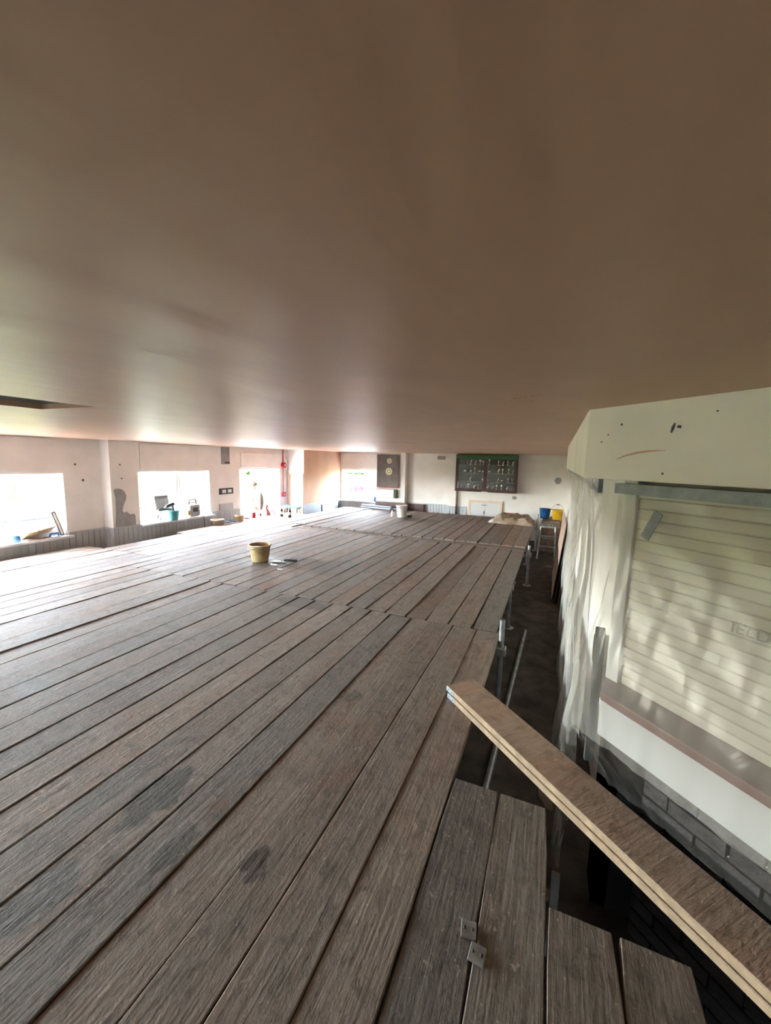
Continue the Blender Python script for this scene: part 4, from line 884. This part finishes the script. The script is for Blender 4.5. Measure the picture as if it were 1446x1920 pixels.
def hairf(u, v):
    a = 2*math.pi*u; e = math.pi*.5*(1-v*1.05)
    r = .101 + .006*math.sin(a*9+v*11); x = r*1.08*math.cos(e)*math.cos(a); y = r*.95*math.cos(e)*math.sin(a); z = r*1.05*math.sin(e)
    if x > .03 and z < .03: z = .03 + (z-.03)*.2; x = min(x, .085)
    if z < -.02 and x < .03: z *= 1.9
    return Vector((.005+x, y, 1.575+z))
MB().grid(32, 14, hairf).obj('hair', M['hair'], pr)
for sy in (-1, 1):
    MB().lathe([(0,-.009),(.008,-.005),(.009,0),(.008,.005),(0,.009)], (.088, sy*.032, 1.56), 10).obj('eye', M['white'], pr)
    MB().grid(8, 6, lambda u, v: Vector((.005+.022*math.cos(2*math.pi*u)*math.sin(math.pi*v), sy*(.084+.012*math.cos(math.pi*v)), 1.545+.034*math.sin(2*math.pi*u)*math.sin(math.pi*v)))).obj('ear', M['skin'], pr)
MB().box(.082, .092, -.025, .025, 1.478, 1.484).obj('mouth', M['redsack'], pr)
rk = tag(empty('rucksack', (-8.32, 9.52, -.08), math.atan2(-.39, -.92)), 'grey green rucksack worn on the back of the person in the doorway', 'rucksack')
MB().grid(20, 20, lambda u, v: Vector((-.21+.07*math.sin(math.pi*v)*math.cos(2*math.pi*u), .13*math.sin(2*math.pi*u)*math.sin(math.pi*v)**.5, 1.08+.27*math.cos(math.pi*v)))).obj('pack', M['vest'], rk)
for sy in (-1, 1): MB().tube([(-.17, sy*.09, 1.30), (-.06, sy*.10, 1.43), (.09, sy*.105, 1.36), (.155, sy*.11, 1.24), (.10, sy*.14, 1.05), (-.16, sy*.12, .92)], .017, 6).obj('strap', M['vest'], rk)
# sacks beside the doorway
def sack(name, loc, rx, ry, h, mt, label, seed, tie=False):
    e = tag(empty(name, loc), label, 'sack')
    def f(u, v):
        a = 2*math.pi*u; k = math.sin(math.pi*min(1, v*.92+.08))**.45; w_ = 1+.10*math.sin(a*3+seed)+.07*math.sin(a*5-v*6+seed)+.04*math.sin(a*11+v*15)
        return Vector((rx*k*w_*math.cos(a), ry*k*w_*math.sin(a), h*v*(1+.05*math.sin(a*2+seed))))
    MB().grid(32, 18, f).obj('bag', mt, e); MB().tube([(0, 0, h*.96), (.02, .01, h*1.04), (.05, 0, h*1.06)], [.05, .025, .045], 10).obj('tied_neck', mt, e)
    return e
sack('rubble_sack', (-7.93, 9.28, .02), .18, .15, .60, M['khaki'], 'mottled khaki rubble sack standing in the doorway behind the person', 1)
sack('rubble_sack', (-7.96, 9.62, .02), .18, .15, .80, M['redsack'], 'tall dusty red sack standing next to the khaki sack in the doorway', 4)
tag(MB().box(-.10, .10, -.07, .07, 0, .74, Matrix.Translation((-8.0, 9.04, .0))).obj('red_case', M['red'], bevel=.02), 'upright red case standing close to the person in the doorway', 'case')

# ---------------------------------------------------------------- outside
GZ = -1.0
tag(MB().box(-260, 200, -200, 300, GZ-.3, GZ).obj('lawn', M['grass']), 'wide sunlit mown playing field beyond the windows', 'grass', kind='stuff')
tag(MB().box(-10.4, -8.06, -4.3, 16, GZ, -.08).obj('trim_10', M['concrete']), kind='structure')
tag(MB().box(-18, -4, 13.0, 30.5, GZ-.05, GZ+.03).obj('trim_11', M['paving']), kind='structure')
tag(MB().box(4.06, 12, -16, 13, GZ, -.08).obj('trim_13', M['concrete']), kind='structure')  # unseen pale ground on the right, added to bounce daylight
tag(MB().box(-12, 4.05, -16, -4.31, GZ, -.08).obj('trim_12', M['concrete']), kind='structure')  # unseen pale ground behind the back wall, added for neutral bounced daylight
def railing(name, p0, p1, z0, label, h=1.08, post_every=1.9, sp=.13):
    p0 = Vector(p0); p1 = Vector(p1); L = (p1-p0).length; d = (p1-p0)/L; e = tag(empty(name, (p0.x, p0.y, z0), math.atan2(d.y, d.x)), label, 'railing')
    MB().box(0, L, -.02, .02, h-.04, h).obj('top_rail', M['rail'], e); MB().box(0, L, -.015, .015, .10, .13).obj('bottom_rail', M['rail'], e)
    bm_ = MB().box(-.007, .007, -.007, .007, .13, h-.04).mesh('baluster', M['rail']); pm = MB().box(-.035, .035, -.035, .035, 0, h+.02).mesh('post', M['rail'])
    for i in range(int(L/post_every)+1): inst('post', pm, (min(L, i*post_every), 0, 0), parent=e)
    for i in range(1, int(L/sp)): inst('baluster', bm_, (i*sp, 0, 0), parent=e)
    return e
railing('balcony_railing', (-9.62, 2.0), (-9.62, 9.4), -.08, 'black metal balcony railing along the terrace outside the windows')
railing('balcony_railing', (-10.2, 9.4), (-10.2, 15.0), -.08, 'black metal balcony railing outside the open doorway', h=1.2)
tag(MB().box(-9.5, -9.36, 7.06, 7.22, -.08, CE).obj('canopy_post', M['frame'], bevel=.01), 'white square canopy post outside the middle window', 'post')
tag(MB().box(-8.35, -8.2, 7.40, 7.52, -.08, CE).obj('brick_post', M['redsack']), 'slim reddish post just outside the right edge of the middle window', 'post')
# trees and hedge
def tree_mesh(seed, rx, rz, n=2600):
    r = random.Random(seed); b = MB(); lob = [(r.uniform(-.6, .6)*rx, r.uniform(-.6, .6)*rx, r.uniform(.08, .95)*rz, r.uniform(.35, .6)*rx) for _ in range(9)]
    for k in range(n):
        cx, cy_, cz, R_ = lob[k % 9]; v = Vector((r.gauss(0, 1), r.gauss(0, 1), r.gauss(0, 1))).normalized()*R_*r.uniform(.75, 1.02)
        p = Vector((cx, cy_, max(.35, cz + v.z*.9))) + Vector((v.x, v.y, 0)); a = Vector((r.uniform(-1, 1), r.uniform(-1, 1), r.uniform(-1, 1))).normalized(); c = a.cross(Vector((r.uniform(-1, 1), r.uniform(-1, 1), 1))).normalized(); s_ = rx*.075
        b.quad(p+a*s_, p+c*s_, p-a*s_, p-c*s_)
    return b.mesh('crown', M['leaf'])
tms = [tree_mesh(i, 3.0, 5.0) for i in range(3)]
trunk = MB().tube([(0, 0, 0), (.1, 0, 1.6), (.0, .1, 3.2)], [.25, .2, .12], 8).mesh('trunk', M['bark'])
spots = [(-58, 40), (-58, 49.5), (-57, 59), (-54, 68), (-47, 54), (-39, 48), (-37.5, 58), (-45, 64.5), (-60, 30), (-35, 70), (-24.5, 45.5), (-13.5, 46), (-19, 56.5), (-30, 57)]
for i, (x, y) in enumerate(spots):
    e = tag(empty('tree', (x, y, GZ), i*1.3), 'leafy green tree along the far edge of the %s' % ('playing field' if x < -34 else 'car park beyond the red seats'), 'tree', 'trees along the field edge' if x < -34 else 'trees beyond the red seats')
    k = 1.0 if x < -34 else 1.25; inst('crown', tms[i % 3], scale=(k, k, k*1.1), parent=e); inst('trunk', trunk, parent=e)
# red stadium seats
seat_pan = MB().grid(10, 8, lambda u, v: Vector((-.21+u*.42, -.02-v*.36, .43-.03*math.sin(math.pi*u)+.03*v*v))).mesh('seat', M['seatred'])
b = MB(); b.grid(12, 10, lambda u, v: Vector(((-.21+u*.42)*(1-.25*v**4), .02+.08*v-.03*math.sin(math.pi*u), .45+.40*v*(1-.12*(2*u-1)**2)))); seat_back = b.mesh('backrest', M['seatred'])
brk = MB().box(-.03, .03, -.03, .03, 0, .44).mesh('bracket', M['steel'])
for i in range(9):
    e = tag(empty('stadium_seat', (-15.35+i*.45, 28.0+i*.06, -.75+.05*i), math.radians(8)), 'red plastic stadium seat in the row outside the far window', 'seat', 'red stadium seats outside the far window')
    for nm, me in (('seat', seat_pan), ('backrest', seat_back), ('bracket', brk)): inst(nm, me, parent=e)
b = MB(); b.box(-16, -11.0, 27.4, 28.9, GZ, -.75); tag(b.obj('seat_plinth', M['concrete']), 'low concrete plinth carrying the row of red seats', 'plinth')
fe = tag(empty('car_park_fence', (-22, 38, GZ)), 'steel fence with dark screening beyond the red seats', 'fence')
MB().box(0, 7.2, -.02, .02, .5, 1.75).obj('screen', M['fencedark'], fe)
for k in range(6): MB().tube([(k*2.2, 0, 0), (k*2.2, 0, 2.0)], .04, 8).obj('post', M['frame'], fe)
MB().tube([(0, 0, 1.95), (11, 0, 1.95)], .03, 8).obj('rail', M['frame'], fe); MB().tube([(0, -.03, .55), (11, -.03, .55)], .03, 8).obj('rail', M['frame'], fe)

# ---------------------------------------------------------------- daylight portals in the window openings (guide sky sampling only)
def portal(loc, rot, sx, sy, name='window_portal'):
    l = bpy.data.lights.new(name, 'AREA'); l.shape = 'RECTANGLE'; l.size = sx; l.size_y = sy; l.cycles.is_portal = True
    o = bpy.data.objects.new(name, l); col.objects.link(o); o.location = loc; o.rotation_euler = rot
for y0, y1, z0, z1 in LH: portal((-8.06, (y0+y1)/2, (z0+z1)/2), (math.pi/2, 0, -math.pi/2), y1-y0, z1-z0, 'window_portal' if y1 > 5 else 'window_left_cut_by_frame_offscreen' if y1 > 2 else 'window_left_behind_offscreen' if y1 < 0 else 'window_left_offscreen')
portal((-6.39, YF+.29, 1.41), (math.pi/2, 0, math.pi), 1.38, 1.1)
bpy.context.view_layer.update()
